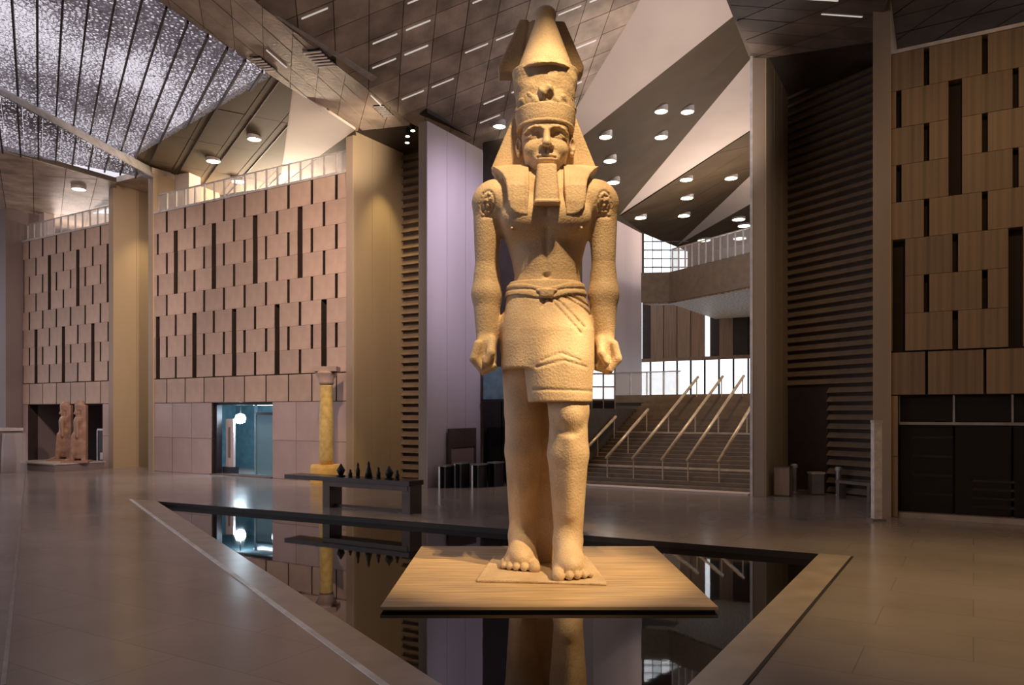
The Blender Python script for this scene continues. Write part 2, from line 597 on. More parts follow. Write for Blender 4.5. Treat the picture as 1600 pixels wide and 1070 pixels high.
w_far = facade('wall_far_left', 'pinkish slotted stone facade at far left behind two small statues', -12.5, -3.5, -16.87, 0.7335, M['facade'], [(-11.9, -4.2, ZL)], M['facade_low'])
w_left = facade('wall_left', 'pinkish slotted stone facade with a blue-lit doorway', 0.37, 13.8, 0.70, 0.7335, M['facade'], [(4.93, 9.2, ZL)], M['facade_low'])
w_right = facade('wall_right', 'slotted stone facade, tinted brown for warm dim light, over a dark shop front', 34.74, 46.0, 34.97, 0.70, M['facade_right'], [(34.95, 46.0, ZL)], M['facade_right'], 0.13, 0.32)


def fin(name, t0, t1, d0, d1, z1, mfront, mside, label):
    q = MB()
    q.box((t0, d0, 0), (t1, d1, z1), FA)
    w = struct(name, q, mfront, label)
    s = MB()
    n = max(1, round((d1 - d0) / 1.35))
    for k in range(n):
        s = MB()
        a, b = d0 + (d1 - d0) * k / n, d0 + (d1 - d0) * (k + 1) / n
        s.box((t1, a + 0.01, 0.0), (t1 + 0.03, b - 0.01, z1), FA)
        sub(w, 'panel', s, mside)
    return w


fin('wall_portal_1', -3.5, -3.1, -0.05, 4.0, 15.4, M['fin'], M['tan'], 'tall tan side wall of the leftmost portal')
fin('wall_portal_2', 0.0, 0.37, -0.05, 4.0, 15.4, M['fin'], M['tan'], 'narrow stone edge left of the slotted facade')
fin('wall_portal_3', 13.8, 14.17, -0.05, 3.6, 15.1, M['fin'], M['tan'], 'tall tan side wall of the dark portal')
fin('wall_portal_4', 17.7, 18.1, -0.05, 4.0, 14.65, M['fin'], M['pale'], 'tall pale lilac fin wall left of the statue')
fin('wall_portal_6', 34.3, 34.74, -0.05, 4.0, 14.9, M['fin'], M['tan'], 'narrow brown pier at the edge of the right facade')

# backs of the portals
q = MB(); q.box((-3.1, 3.9, 0), (0.2, 4.2, 15.4), FA)
struct('wall_back_1', q, M['tan'], 'back wall of the leftmost portal')


def louvre_wall(name, label, A, Bv, z1, nslat, m, door=None):
    d = (Bv - A)
    L_ = d.length
    d.normalize()
    nrm = Vector((d.y, -d.x, 0))
    fr = lambda a, b, z: A + d * a + nrm * b + Vector((0, 0, z))
    q = MB(); q.box((0, -0.3, 0), (L_, 0, z1), fr)
    w = struct(name, q, M['dark'], label)
    h = z1 / nslat
    for k in range(nslat):
        a0 = 0.0
        if door and k * h < door[2]:
            a0 = door[1]
        s = MB()
        z0 = k * h
        vs = [fr(a0, 0, z0 + 0.02), fr(L_, 0, z0 + 0.02), fr(L_, 0.16, z0 + 0.05), fr(a0, 0.16, z0 + 0.05),
              fr(a0, 0.0, z0 + h * 0.72), fr(L_, 0.0, z0 + h * 0.72)]
        s.add(vs, [(0, 1, 2, 3), (3, 2, 5, 4), (0, 3, 4), (1, 5, 2), (0, 4, 5, 1)])
        sub(w, 'slat', s, m)
    if door:
        s = MB(); s.box((door[0], 0, 0), (door[1], 0.05, door[2]), fr)
        sub(w, 'door_panel', s, M['dark'])
    return w


louvre_wall('wall_back_2', 'dark louvred back wall of the narrow portal', FA(14.2, 3.3, 0), FA(17.7, 3.3, 0), 15.0, 40, M['louvre'])
LW0, LW1 = Vector((11.04, 30.8, 0)), Vector((13.3, 26.6, 0))
louvre_wall('wall_back_3', 'brown louvred back wall of the right portal', LW0, LW1, 16.2, 48, M['louvre'], (0.15, 2.0, 4.0))

# right pier of the stair opening
E0 = Vector((8.62, 27.8, 0))
frE = lambda t, d, z: E0 + U * t + B * d + Vector((0, 0, z))
q = MB(); q.box((0, 0, 0), (0.52, 3.9, 15.9), frE)
wE = struct('wall_portal_5', q, M['fin'], 'tall brown pier between the staircase and the right portal')
for k in range(3):
    q = MB(); q.box((0.52, 0.02 + k * 1.3, 0), (0.56, 1.28 + k * 1.3, 15.9), frE)
    sub(wE, 'panel', q, M['tan'])
q = MB(); q.box((0.0, -0.03, 0), (0.10, 0, 15.9), frE)
sub(wE, 'edge_strip', q, M['trim'])

# dark wall behind the statue
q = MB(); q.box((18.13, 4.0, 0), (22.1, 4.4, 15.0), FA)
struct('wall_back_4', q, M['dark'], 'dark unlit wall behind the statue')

# block at the very left edge
q = MB(); q.box((-34, -0.9, 0), (-12.55, 1.5, 16.0), FA)
wl = struct('wall_edge_left', q, M['mauve'], 'plain mauve wall at the left edge')
# far enclosing wall
q = MB(); q.box((-60, 78, 0), (70, 79, 26), lambda x, y, z: Vector((x, y, z)))
struct('wall_far_back', q, M['brown_ceiling'], 'far back wall of the galleries')
q = MB(); q.box((46.0, -30, 0), (46.4, 6, 17), FA)
struct('wall_blocker_right', q, M['fin'], 'added side wall at the right, keeping sky light out of the hall')  # unseen wall added so the right side stays darker

# rooms behind the openings in the facades
def room(name, t0, t1, d1, z1, mwall, label, mback=None):
    q = MB()
    q.box((t0, d1, 0), (t1, d1 + 0.1, z1), FA)
    q.box((t0 - 0.1, 0.6, 0), (t0, d1, z1), FA)
    q.box((t1, 0.6, 0), (t1 + 0.1, d1, z1), FA)
    q.box((t0, 0.3, z1), (t1, d1, z1 + 0.1), FA)
    return struct(name, q, mwall, label)


room('wall_room_1', -11.9, -4.2, 5.0, ZL, M['mauve'], 'dim alcove behind the two small statues')
room('wall_room_2', 1.2, 9.2, 4.5, ZL, M['teal_wall'], 'blue-lit entrance room in the slotted facade')
room('wall_room_3', 34.95, 46.0, 5.0, ZL, M['black'], 'dark shop interior under the right facade')

# ------------------------------------------------------------------ roof
def ray(px, py):
    return Vector(((px - 800) / F, 1.0, (HZ - py) / F))


CAMP = Vector((0, 0, CH))


class Plane:
    def __init__(self, a, b, c):
        self.o = Vector(a)
        n = (Vector(b) - self.o).cross(Vector(c) - self.o).normalized()
        self.n = n if n.z < 0 else -n              # points down into the hall

    def at(self, px, py):
        r = ray(px, py)
        return CAMP + r * ((self.o - CAMP).dot(self.n) / r.dot(self.n))


def clip(poly, conv):
    """clip 2-D polygon by a convex 2-D polygon (ccw)"""
    out = poly
    for i in range(len(conv)):
        a, b = conv[i], conv[(i + 1) % len(conv)]
        inp, out = out, []
        for j in range(len(inp)):
            p, q_ = inp[j], inp[(j + 1) % len(inp)]
            sp = (b[0] - a[0]) * (p[1] - a[1]) - (b[1] - a[1]) * (p[0] - a[0])
            sq = (b[0] - a[0]) * (q_[1] - a[1]) - (b[1] - a[1]) * (q_[0] - a[0])
            if sp >= 0:
                out.append(p)
            if (sp >= 0) != (sq >= 0):
                k = sp / (sp - sq)
                out.append((p[0] + (q_[0] - p[0]) * k, p[1] + (q_[1] - p[1]) * k))
        if len(out) < 3:
            return []
    return out


def area2(p):
    return 0.5 * sum(p[i][0] * p[(i + 1) % len(p)][1] - p[(i + 1) % len(p)][0] * p[i][1] for i in range(len(p)))


def facet(name, label, pl, pix, mback, mpan=None, dirs=None, cell=(1.5, 1.5), gap=0.04, th=0.05, back=True, pname='panel', dash=0.0, backth=0.25):
    pts = [pl.at(*p) for p in pix]
    n = pl.n
    q = MB().slab(pts, -n * backth) if back else MB().slab([pts[0], pts[0] + Vector((.02, 0, 0)), pts[0] + Vector((0, .02, 0))], -n * 0.02)
    w = struct(name, q, mback, label)
    if mpan is None:
        return w
    d1 = dirs[0] - n * dirs[0].dot(n); d1.normalize()
    d2 = dirs[1] - n * dirs[1].dot(n); d2.normalize()
    o = pts[0]
    # oblique coordinates in the plane
    m11, m12, m22 = 1.0, d1.dot(d2), 1.0
    det = m11 * m22 - m12 * m12

    def to2(p):
        a, b = (p - o).dot(d1), (p - o).dot(d2)
        return ((a * m22 - b * m12) / det, (b * m11 - a * m12) / det)

    def to3(s, k):
        return o + d1 * s[0] + d2 * s[1] + n * k

    conv = [to2(p) for p in pts]
    if area2(conv) < 0:
        conv.reverse()
    xs, ys = [c[0] for c in conv], [c[1] for c in conv]
    for i in range(math.floor(min(xs) / cell[0]), math.ceil(max(xs) / cell[0])):
        for j in range(math.floor(min(ys) / cell[1]), math.ceil(max(ys) / cell[1])):
            g = gap / 2
            x0, x1, y0, y1 = i * cell[0] + g, (i + 1) * cell[0] - g, j * cell[1] + g, (j + 1) * cell[1] - g
            c = clip([(x0, y0), (x1, y0), (x1, y1), (x0, y1)], conv)
            if len(c) < 3 or abs(area2(c)) < 0.05:
                continue
            k = random.uniform(0, 0.015)
            sub(w, pname, MB().slab([to3(p, th + k) for p in c], -n * (th + k - 0.003)), mpan)
            if dash and random.random() < dash and abs(area2(c)) > 0.95 * (x1 - x0) * (y1 - y0):
                y = y0 + 0.12 * (y1 - y0)
                s = [(x0 + 0.1 * (x1 - x0), y), (x0 + 0.85 * (x1 - x0), y), (x0 + 0.85 * (x1 - x0), y + 0.05), (x0 + 0.1 * (x1 - x0), y + 0.05)]
                sub(w, 'linear_diffuser', MB().slab([to3(p, th + 0.035) for p in s], -n * 0.03), M['diffuser'])
    return w


def vdir(vpx):
    return Vector(((vpx - 800) / F, 1.0, 0)).normalized()


plF1 = Plane(P(250, 0, 16), P(555, 203, 15), P(645, 193, 14.8))
facet('ceiling_1', 'grey-brown panelled roof soffit, left of its crease', plF1, [(-100, -233), (250, 0), (555, 203), (645, 193), (400, 0), (100, -236)], M['soffit_dark'], M['soffit'],
      (vdir(1219), vdir(431)), (1.6, 1.2), 0.03, dash=0.12)
plF2 = Plane(plF1.at(400, 0), plF1.at(645, 193), P(895, 175, 16.5))
facet('ceiling_2', 'grey-brown panelled roof soffit above the statue', plF2, [(400, 0), (645, 193), (754, 236), (841, 265), (895, 175), (1000, 0), (1180, -300), (20, -300)], M['soffit_dark'], M['soffit'],
      (Vector((1.0, -0.12, 0)), vdir(431)), (1.25, 1.1), 0.03, dash=0.38)
# trim strip beside the crease
tp = [plF2.at(*p) + plF2.n * 0.06 for p in ((425, 20), (433, 22), (588, 118), (580, 124))]
sub(bpy.data.objects['ceiling_2'], 'light_trim', MB().slab(tp, plF2.n * 0.05), M['trim'])

# slotted air vents in the soffit
def vent(parent, pl, px, py, w, h, nsl):
    n = pl.n
    a = (vdir(1219) - n * vdir(1219).dot(n)).normalized()
    b = n.cross(a)
    c = pl.at(px, py) + n * 0.075
    fr_ = lambda x, y, k: c + a * x + b * y + n * k
    v = sub(parent, 'vent', MB().slab([fr_(-w, -h, 0), fr_(w, -h, 0), fr_(w, h, 0), fr_(-w, h, 0)], -n * 0.05), M['black'])
    for k in range(nsl):
        x = -w + 2 * w * (k + 0.5) / nsl
        sub(v, 'slat', MB().slab([fr_(x - w / nsl * 0.5, -h, 0.02), fr_(x + w / nsl * 0.5, -h, 0.02), fr_(x + w / nsl * 0.5, h, 0.02), fr_(x - w / nsl * 0.5, h, 0.02)], n * 0.03), M['trim'])


for px, py, w, h in ((500, 88, 0.55, 0.35), (412, 97, 0.50, 0.22), (515, 176, 0.45, 0.20), (600, 170, 0.45, 0.22)):
    vent(bpy.data.objects['ceiling_1'], plF1, px, py, w, h, 6)

plW1 = Plane(plF2.at(841, 265), plF2.at(1000, 0), P(1140, 30, 18.6))
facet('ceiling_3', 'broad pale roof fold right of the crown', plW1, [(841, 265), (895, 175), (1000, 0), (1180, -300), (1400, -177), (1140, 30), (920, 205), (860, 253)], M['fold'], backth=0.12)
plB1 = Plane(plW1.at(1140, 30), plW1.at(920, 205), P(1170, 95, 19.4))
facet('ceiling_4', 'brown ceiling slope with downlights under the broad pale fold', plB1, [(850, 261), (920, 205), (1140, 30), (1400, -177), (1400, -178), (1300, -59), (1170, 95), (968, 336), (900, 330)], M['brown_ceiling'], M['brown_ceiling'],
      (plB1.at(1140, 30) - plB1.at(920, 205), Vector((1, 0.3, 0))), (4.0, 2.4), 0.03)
plW2 = Plane(plB1.at(968, 336), plB1.at(1170, 95), P(1170, 205, 18.6))
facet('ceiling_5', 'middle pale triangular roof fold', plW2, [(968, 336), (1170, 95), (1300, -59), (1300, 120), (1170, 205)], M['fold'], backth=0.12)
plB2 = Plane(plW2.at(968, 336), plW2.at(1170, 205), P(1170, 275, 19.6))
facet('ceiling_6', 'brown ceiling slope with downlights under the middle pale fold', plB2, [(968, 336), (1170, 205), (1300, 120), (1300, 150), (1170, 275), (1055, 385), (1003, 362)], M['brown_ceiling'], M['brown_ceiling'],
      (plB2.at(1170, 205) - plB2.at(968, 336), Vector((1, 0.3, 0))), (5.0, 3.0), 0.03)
plW3 = Plane(plB2.at(1055, 385), plB2.at(1170, 275), P(1170, 320, 18.9))
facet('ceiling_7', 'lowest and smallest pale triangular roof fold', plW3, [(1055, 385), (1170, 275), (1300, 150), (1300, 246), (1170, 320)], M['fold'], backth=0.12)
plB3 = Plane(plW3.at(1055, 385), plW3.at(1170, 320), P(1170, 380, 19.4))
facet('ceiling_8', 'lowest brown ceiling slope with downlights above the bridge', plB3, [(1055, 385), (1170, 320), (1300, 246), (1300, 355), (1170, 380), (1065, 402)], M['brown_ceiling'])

# right-hand soffits
plR1 = Plane(P(1135, 0, 16), P(1175, 88, 15.9), P(1380, 62, 14.6))
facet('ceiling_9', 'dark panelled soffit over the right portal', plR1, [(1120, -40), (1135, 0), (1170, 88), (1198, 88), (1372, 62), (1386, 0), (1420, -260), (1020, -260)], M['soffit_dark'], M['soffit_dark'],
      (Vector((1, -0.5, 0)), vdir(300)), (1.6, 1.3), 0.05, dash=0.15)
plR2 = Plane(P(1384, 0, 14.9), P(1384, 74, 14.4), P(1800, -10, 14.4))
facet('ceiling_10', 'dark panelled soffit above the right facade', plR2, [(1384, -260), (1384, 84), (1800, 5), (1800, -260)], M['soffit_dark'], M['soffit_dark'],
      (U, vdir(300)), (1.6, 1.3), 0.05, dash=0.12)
q = MB()
q.slab([Vector(v) for v in ((8.9, 27.6, 15.95), (12.0, 23.0, 14.75), (16.2, 27.6, 15.5), (11.8, 33.2, 15.6))], Vector((0, 0, 0.15)))
struct('ceiling_11', q, M['dark'], 'dark ceiling inside the right portal')
q = MB(); q.box((13.8, 0, 15.0), (18.1, 4.0, 15.15), FA)
struct('ceiling_12', q, M['dark'], 'dark ceiling inside the narrow portal')
q = MB(); q.box((-3.5, -0.1, 15.4), (0.4, 4.2, 15.7), FA)
struct('ceiling_13', q, M['soffit'], 'capping slab of the leftmost portal')

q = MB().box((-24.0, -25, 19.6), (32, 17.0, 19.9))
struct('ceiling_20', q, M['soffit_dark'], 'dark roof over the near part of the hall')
q = MB().box((-46.0, -25.4, 0), (40, -25, 19.9))
struct('wall_blocker_near', q, M['fin'], 'added wall behind the viewer, shutting out sky light')  # unseen wall added behind the camera to cut sky light on the statue
# left-hand lattice roof
plL = Plane(plF1.at(250, 0), plF1.at(555, 203), P(0, 135, 16.6))
lat_pix = [(-100, -233), (250, 0), (425, 117), (209, 245), (0, 135), (-500, -130), (-500, -233)]
facet('ceiling_14', 'perforated translucent lattice roof letting sky light through at upper left', plL, lat_pix, M['rib'], M['lattice'],
      (vdir(60), Vector((1, 0.25, 0))), (2.2, 0.74), 0.012, th=0.03, back=False, pname='lattice_panel')
latw = bpy.data.objects['ceiling_14']
# long ribs across lattice and solid part
r1 = vdir(60); r1 = (r1 - plL.n * r1.dot(plL.n)).normalized()
r2 = Vector((1, 0.25, 0)); r2 = (r2 - plL.n * r2.dot(plL.n)).normalized()


def ribs(parent, pl, pix, spacing, rdir, cdir, w=0.07, h=0.14):
    n = pl.n
    o = plL.at(-100, -233)
    o = o - n * (o - pl.o).dot(n)
    a = (rdir - n * rdir.dot(n)).normalized()
    b = (cdir - n * cdir.dot(n)).normalized()
    m12 = a.dot(b); det = 1 - m12 * m12

    def to2(p):
        u_, v_ = (p - o).dot(a), (p - o).dot(b)
        return ((u_ - v_ * m12) / det, (v_ - u_ * m12) / det)
    conv = [to2(pl.at(*p)) for p in pix]
    if area2(conv) < 0:
        conv.reverse()
    ys = [c[1] for c in conv]
    for j in range(math.floor(min(ys) / spacing), math.ceil(max(ys) / spacing) + 1):
        y = j * spacing
        c = clip([(-200, y - w / 2), (200, y - w / 2), (200, y + w / 2), (-200, y + w / 2)], conv)
        if len(c) >= 3 and abs(area2(c)) > 0.03:
            sub(parent, 'rib', MB().slab([o + a * p[0] + b * p[1] + n * (0.03 + h) for p in c], -n * h), M['rib'])


ribs(latw, plL, lat_pix, 0.74, r1, r2)
sl_pix = [(425, 117), (457, 138), (437, 290), (300, 310), (245, 272), (209, 245)]
plSL = plL
slw = facet('ceiling_15', 'olive brown ceiling beyond the lattice roof, with three downlights', plSL, sl_pix, M['brown_ceiling'], M['brown_ceiling'], (vdir(60), Vector((1, 0.25, 0))), (4.4, 1.48), 0.03, th=0.02)
ribs(slw, plSL, sl_pix, 0.74 * 2, r1, r2, 0.04, 0.04)
plTL = Plane(plL.at(457, 138), plL.at(437, 290), P(555, 203, 14.75))
facet('ceiling_16', 'pale triangular roof fold at the right end of the slotted facade', plTL, [(457, 138), (555, 203), (437, 290)], M['fold'], backth=0.1)
plBL = Plane(plTL.at(555, 203), plTL.at(437, 290), P(560, 262, 15.4))
facet('ceiling_17', 'brown ceiling strip behind the pale triangular fold', plBL, [(555, 203), (566, 262), (437, 292)], M['brown_ceiling'], backth=0.1)

plLL = Plane(P(0, 146, 15.2), P(243, 279, 15.2), P(0, 240, 15.2))
ll_pix = [(-500, -120), (0, 146), (243, 279), (182, 285), (0, 234), (-500, 140)]
llw = facet('ceiling_18', 'lower perforated lattice roof at the left edge', plLL, ll_pix, M['rib'], M['lattice'], (vdir(60), Vector((1, 0.25, 0))), (2.2, 0.74), 0.012, th=0.03, back=False, pname='lattice_panel')
ribs(llw, plLL, ll_pix, 0.74, vdir(60), Vector((1, 0.25, 0)))
facet('ceiling_19', 'brown ceiling above the far left facade', plLL, [(-500, 140), (0, 234), (182, 285), (176, 360), (20, 405), (-500, 400)], M['brown_ceiling'], M['soffit'], (vdir(60), Vector((1, 0.25, 0))), (4.4, 1.48), 0.03, th=0.02)
# fascia between the two lattice levels
q = MB()
a, b = plL.at(-400, -78), plL.at(245, 266)
b0, a0 = plLL.at(245, 280), plLL.at(-400, -66)
q.slab([a, b, b0, a0], Vector((0.05, 0.12, 0)))
struct('trim_6', q, M['trim'], 'pale fascia along the edge of the lattice roof')

# ------------------------------------------------------------------ balustrades and bits on the terraces
def balustrade(name, label, fr, t0, t1, z, h, step, d=0.25):
    e = empty(name)
    tag(e, label, 'balustrade')
    n = max(1, round((t1 - t0) / step))
    for k in range(n):
        a, b = t0 + (t1 - t0) * k / n, t0 + (t1 - t0) * (k + 1) / n
        sub(e, 'glass_pane', MB().box((a + 0.05, d, z + 0.06), (b - 0.05, d + 0.03, z + h - 0.04), fr), M['glass'])
        sub(e, 'post', MB().box((a - 0.03, d - 0.02, z), (a + 0.03, d + 0.05, z + h), fr), M['trim'])
    sub(e, 'handrail', MB().box((t0, d - 0.03, z + h - 0.04), (t1, d + 0.06, z + h + 0.02), fr), M['trim'])
    return e


balustrade('glass_balustrade', 'glass balustrade on top of the slotted facade with the blue doorway', FA, 0.4, 13.7, ROW0 + 0.1, 0.95, 0.75)
balustrade('glass_balustrade', 'glass balustrade on top of the far left slotted facade', FA, -12.4, -3.6, ROW0 + 0.1, 1.0, 0.75)
tag(MB().box((0.45, 1.2, ROW0), (1.6, 1.9, 16.2), FA).build('terrace_pillar', M['fold']), 'short pale pillar on the terrace beside the leftmost portal', 'pillar')
tag(MB().box((-12.2, 0.8, ROW0), (-11.6, 1.4, 15.6), FA).build('terrace_pillar', M['pale']), 'slim pale pillar on the terrace above the far left facade', 'pillar')
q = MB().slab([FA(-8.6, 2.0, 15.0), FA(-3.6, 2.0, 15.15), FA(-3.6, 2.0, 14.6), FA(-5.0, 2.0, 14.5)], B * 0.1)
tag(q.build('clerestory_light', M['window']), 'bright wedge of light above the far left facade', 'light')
q = MB().slab([FA(-4.3, 1.5, 16.0), FA(-3.55, 1.5, 16.0), FA(-3.55, 1.5, 13.6)], B * 0.3)
struct('trim_7', q, M['fold'], 'pale wedge beside the leftmost portal')

# ------------------------------------------------------------------ downlights
LAMPS = [
    (plF2, 780, 192, 'small downlight in the grey soffit just left of the crown'),
    (plB1, 946, 209, 'downlight right of the headdress, uppermost of three in a column'),
    (plB1, 953, 247, 'downlight right of the headdress, middle of three in a column'),
    (plB1, 958, 281, 'downlight above the right shoulder, lowest of three in a column'),
    (plB1, 1033, 169, 'left one of the two highest downlights in the brown ceiling'),
    (plB1, 1074, 170, 'right one of the two highest downlights in the brown ceiling'),
    (plB1, 1033, 210, 'single downlight just below the pair of highest downlights'),
    (plB2, 1072, 277, 'downlight under the middle pale fold, top of three in a column'),
    (plB2, 1142, 275, 'downlight under the middle pale fold nearest the tall brown pier'),
    (plB2, 1073, 306, 'downlight under the middle pale fold, middle of three in a column'),
    (plB2, 1068, 334, 'downlight under the middle pale fold, bottom of three in a column'),
    (plB2, 1000, 337, 'downlight closest to the apex of the middle pale fold'),
    (plB3, 1154, 340, 'upper downlight of the lowest brown ceiling, beside the pier'),
    (plB3, 1163, 350, 'downlight just right of and below the upper one beside the pier'),
    (plB3, 1100, 373, 'leftmost downlight of the lowest brown ceiling above the bridge'),
    (plB3, 1156, 370, 'lowest downlight beside the pier above the bridge'),
    (plSL, 397, 212, 'highest downlight beyond the lattice roof, next to the pale triangle'),
    (plSL, 333, 247, 'left downlight of the three beyond the lattice roof'),
    (plSL, 372, 279, 'lowest downlight of the three beyond the lattice roof'),
    (plLL, 123, 291, 'lone downlight in the ceiling above the far left facade'),
]
for pl, px, py, lab in LAMPS:
    p = pl.at(px, py)
    r = 0.0078 * p.y
    e = empty('ceiling_downlight', p)
    e.location.z -= 0.09
    tag(e, lab, 'downlight', 'round downlights in the ceilings')
    MB().lathe([(r * 1.15, 0.22), (r * 1.15, -0.07), (r * 1.02, -0.085), (r * 1.02, -0.05), (0.01, -0.05)], 20).build('rim', M['trim'], e)
    MB().lathe([(r, -0.055), (r, -0.075), (r * 0.9, -0.08)], 20).build('lens', M['lamp'], e)
# ------------------------------------------------------------------ grand staircase and the hall behind
S0 = Vector((8.87, 28.6, 0))
frS = lambda t, s, z: S0 + U * t + B * s + Vector((0, 0, z))
NS, RUN, RISE = 26, 9.3, 3.95
e = empty('grand_staircase')
tag(e, 'broad brown stone staircase rising behind the statue to the right', 'staircase')
for k in range(NS):
    z = RISE * (k + 1) / NS
    s = RUN * k / NS
    stp = sub(e, 'step', MB().box((-7.4, s, 0), (0.15, s + RUN / NS + (0.02 if k < NS - 1 else 0), z), frS), M['step'])
    if k in (4, 13):
        sub(stp, 'pale_nosing', MB().box((-7.4, s - 0.02, z - 0.07), (0.15, s + 0.10, z + 0.012), frS), M['bronze'])
sub(e, 'pale_front_strip', MB().box((-7.3, -0.75, 0), (0.1, -0.02, 0.05), frS), M['pale'])
sub(e, 'landing', MB().box((-20, RUN, RISE - 0.4), (8, 34, RISE), frS), M['step'])
sub(e, 'side_wall', MB().box((-7.9, 0.8, 0), (-7.42, RUN, 3.2), frS), M['dark'])

RAILS = [(-7.3, 4.4, 'first, next to the statue\'s leg'), (-6.0, 5.2, 'second from the statue'), (-4.83, 9.1, 'third from the statue'), (-3.58, 9.1, 'fourth from the statue'),
         (-2.54, 9.1, 'fifth from the statue'), (-1.3, 9.1, 'sixth, beside the tall brown pier')]
for t, s1, w in RAILS:
    r = empty('stair_handrail')
    tag(r, 'pale bronze handrail on the staircase, ' + w, 'handrail', 'handrails on the grand staircase')
    zz = lambda s: RISE * min(max(s, 0), RUN) / RUN + 0.95
    sub(r, 'rail', MB().tube([frS(t, 0.4, zz(0.4)), frS(t, s1, zz(s1))], 0.07, 8), M['bronze'], True)
    n = 3
    for k in range(n):
        s = 0.5 + (s1 - 0.7) * k / (n - 1)
        sub(r, 'post', MB().tube([frS(t, s, max(0, zz(s) - 1.02)), frS(t, s, zz(s))], 0.03, 6), M['bronze'])

# second pale fin further back (right of the statue)
q = MB(); q.slab([Vector((4.6, 43.4, RISE + 0.01)), Vector((8.4, 49.7, RISE + 0.01)), Vector((8.4, 49.7, 14.6)), Vector((4.6, 43.4, 14.6))], Vector((-0.6, 0.36, 0)))
struct('wall_portal_7', q, M['pale'], 'pale pink fin wall right of the statue behind the staircase')

# window wall
WW = 24.0
wt0, wt1 = -24.0, 3.0
ww = struct('wall_hall_back', MB().box((wt0, WW, 6.8), (wt1, WW + 0.3, 13.0), frS), M['dark'], 'panelled back wall above the bright windows')
nw = 27
for k in range(nw):
    a, b = wt0 + (wt1 - wt0) * k / nw, wt0 + (wt1 - wt0) * (k + 1) / nw
    mm = M['brown_panel'] if (k % 5) else M['window']
    if -14.3 < a < -13.3:
        mm = M['window']
    if a > -7.6:
        mm = M['dark'] if k % 4 else M['window']
    sub(ww, 'panel', MB().box((a + 0.03, WW - 0.06, 6.95), (b - 0.03 if mm != M['window'] else a + 0.35, WW, 11.6), frS), mm if mm != M['window'] else M['window'])
we = tag(MB().box((wt0, WW - 0.05, 3.95), (wt1, WW + 0.05, 4.25), frS).build('window_1', M['rib']), 'row of bright windows at the top of the staircase', kind='structure')
for k in range(nw):
    a, b = wt0 + (wt1 - wt0) * k / nw, wt0 + (wt1 - wt0) * (k + 1) / nw
    sub(we, 'pane', MB().box((a + 0.05, WW, 4.25), (b - 0.05, WW + 0.04, 6.8), frS), M['window'])
    sub(we, 'mullion', MB().box((a - 0.06, WW - 0.08, 4.25), (a + 0.06, WW + 0.1, 6.8), frS), M['rib'])
sub(we, 'top_rail', MB().box((wt0, WW - 0.1, 6.7), (wt1, WW + 0.1, 6.95), frS), M['brown_panel'])

# glass screen at the top of the stairs
balustrade('glass_balustrade', 'glass balustrade along the landing at the top of the staircase', frS, -13.5, -6.0, RISE, 1.25, 0.9, RUN + 0.6)

# bridge
C0 = Vector((9.2, 45.0, 0)); CD = Vector((0.487, -0.873, 0))
foot = [(7.6, 45.2), (9.2, 45.0), tuple((C0 + CD * 11)[:2]), (20.9, 48.6), (13.9, 52.7), (9.6, 45.7), (8.2, 45.9)]
br = empty('foot_bridge')
tag(br, 'dark brown bridge crossing above the staircase', 'bridge')
sub(br, 'fascia', MB().prism(foot, 9.5, 11.25), M['louvre'])
sub(br, 'underside', MB().prism([(7.7, 45.3), (9.25, 45.15), tuple((C0 + CD * 10.8 + Vector((0.15, 0.1, 0)))[:2]), (20.7, 48.5), (13.9, 52.5), (9.65, 45.7), (8.2, 45.8)], 9.42, 9.499), M['speckle'])
frC = lambda t, d, z: C0 + CD * t + Vector((0.873, 0.487, 0)) * d + Vector((0, 0, z))
balustrade('glass_balustrade', 'glass balustrade on top of the dark brown bridge', frC, 0.1, 9.5, 11.25, 1.35, 0.55, 0.15)
# bright glazed gable above the bridge
gl = empty('glazed_screen')
tag(gl, 'bright patterned glazing left of the bridge balustrade', 'glazing')
for k in range(5):
    a = P(1004 + k * 12, 425, 11.6)
    x0 = 9.3 + k * 0.62
    z1 = 15.6 - 0.25 * k
    sub(gl, 'glazing_pane', MB().slab([Vector((x0, 54, 12.6)), Vector((x0 + 0.56, 54, 12.6)), Vector((x0 + 0.56, 54, z1 - 0.25)), Vector((x0, 54, z1))], Vector((0, 0.06, 0))), M['window_dim'] if k % 2 else M['window'])
    for j in range(5):
        sub(gl, 'glazing_bar', MB().box((x0 - 0.04, 53.9, 12.6 + j * 0.6), (x0 + 0.62, 54.0, 12.66 + j * 0.6)), M['rib'])

# dark glazed lobby seen beside the knee of the statue
lob = empty('glazed_lobby')
tag(lob, 'dark glazed lobby with bright arched top beside the statue\'s right-hand fist', 'lobby')
LB = lambda x, y, z: Vector((3.95 + x, 38.0 + y, z))
sub(lob, 'body', MB().box((0, 0.3, 0), (1.2, 1.2, 3.6), LB), M['black'])
for k in range(3):
    sub(lob, 'mullion', MB().box((k * 0.57, 0.2, 0), (k * 0.57 + 0.06, 0.3, 5.6), LB), M['steel'])
for k in range(2):
    for j in range(3):
        sub(lob, 'pane', MB().box((k * 0.57 + 0.08, 0.25, 3.7 + j * 0.65), (k * 0.57 + 0.55, 0.3, 4.25 + j * 0.65), LB), M['window'])
    sub(lob, 'lower_pane', MB().box((k * 0.57 + 0.08, 0.22, 0.1), (k * 0.57 + 0.55, 0.27, 3.5), LB), M['dark_glass'])

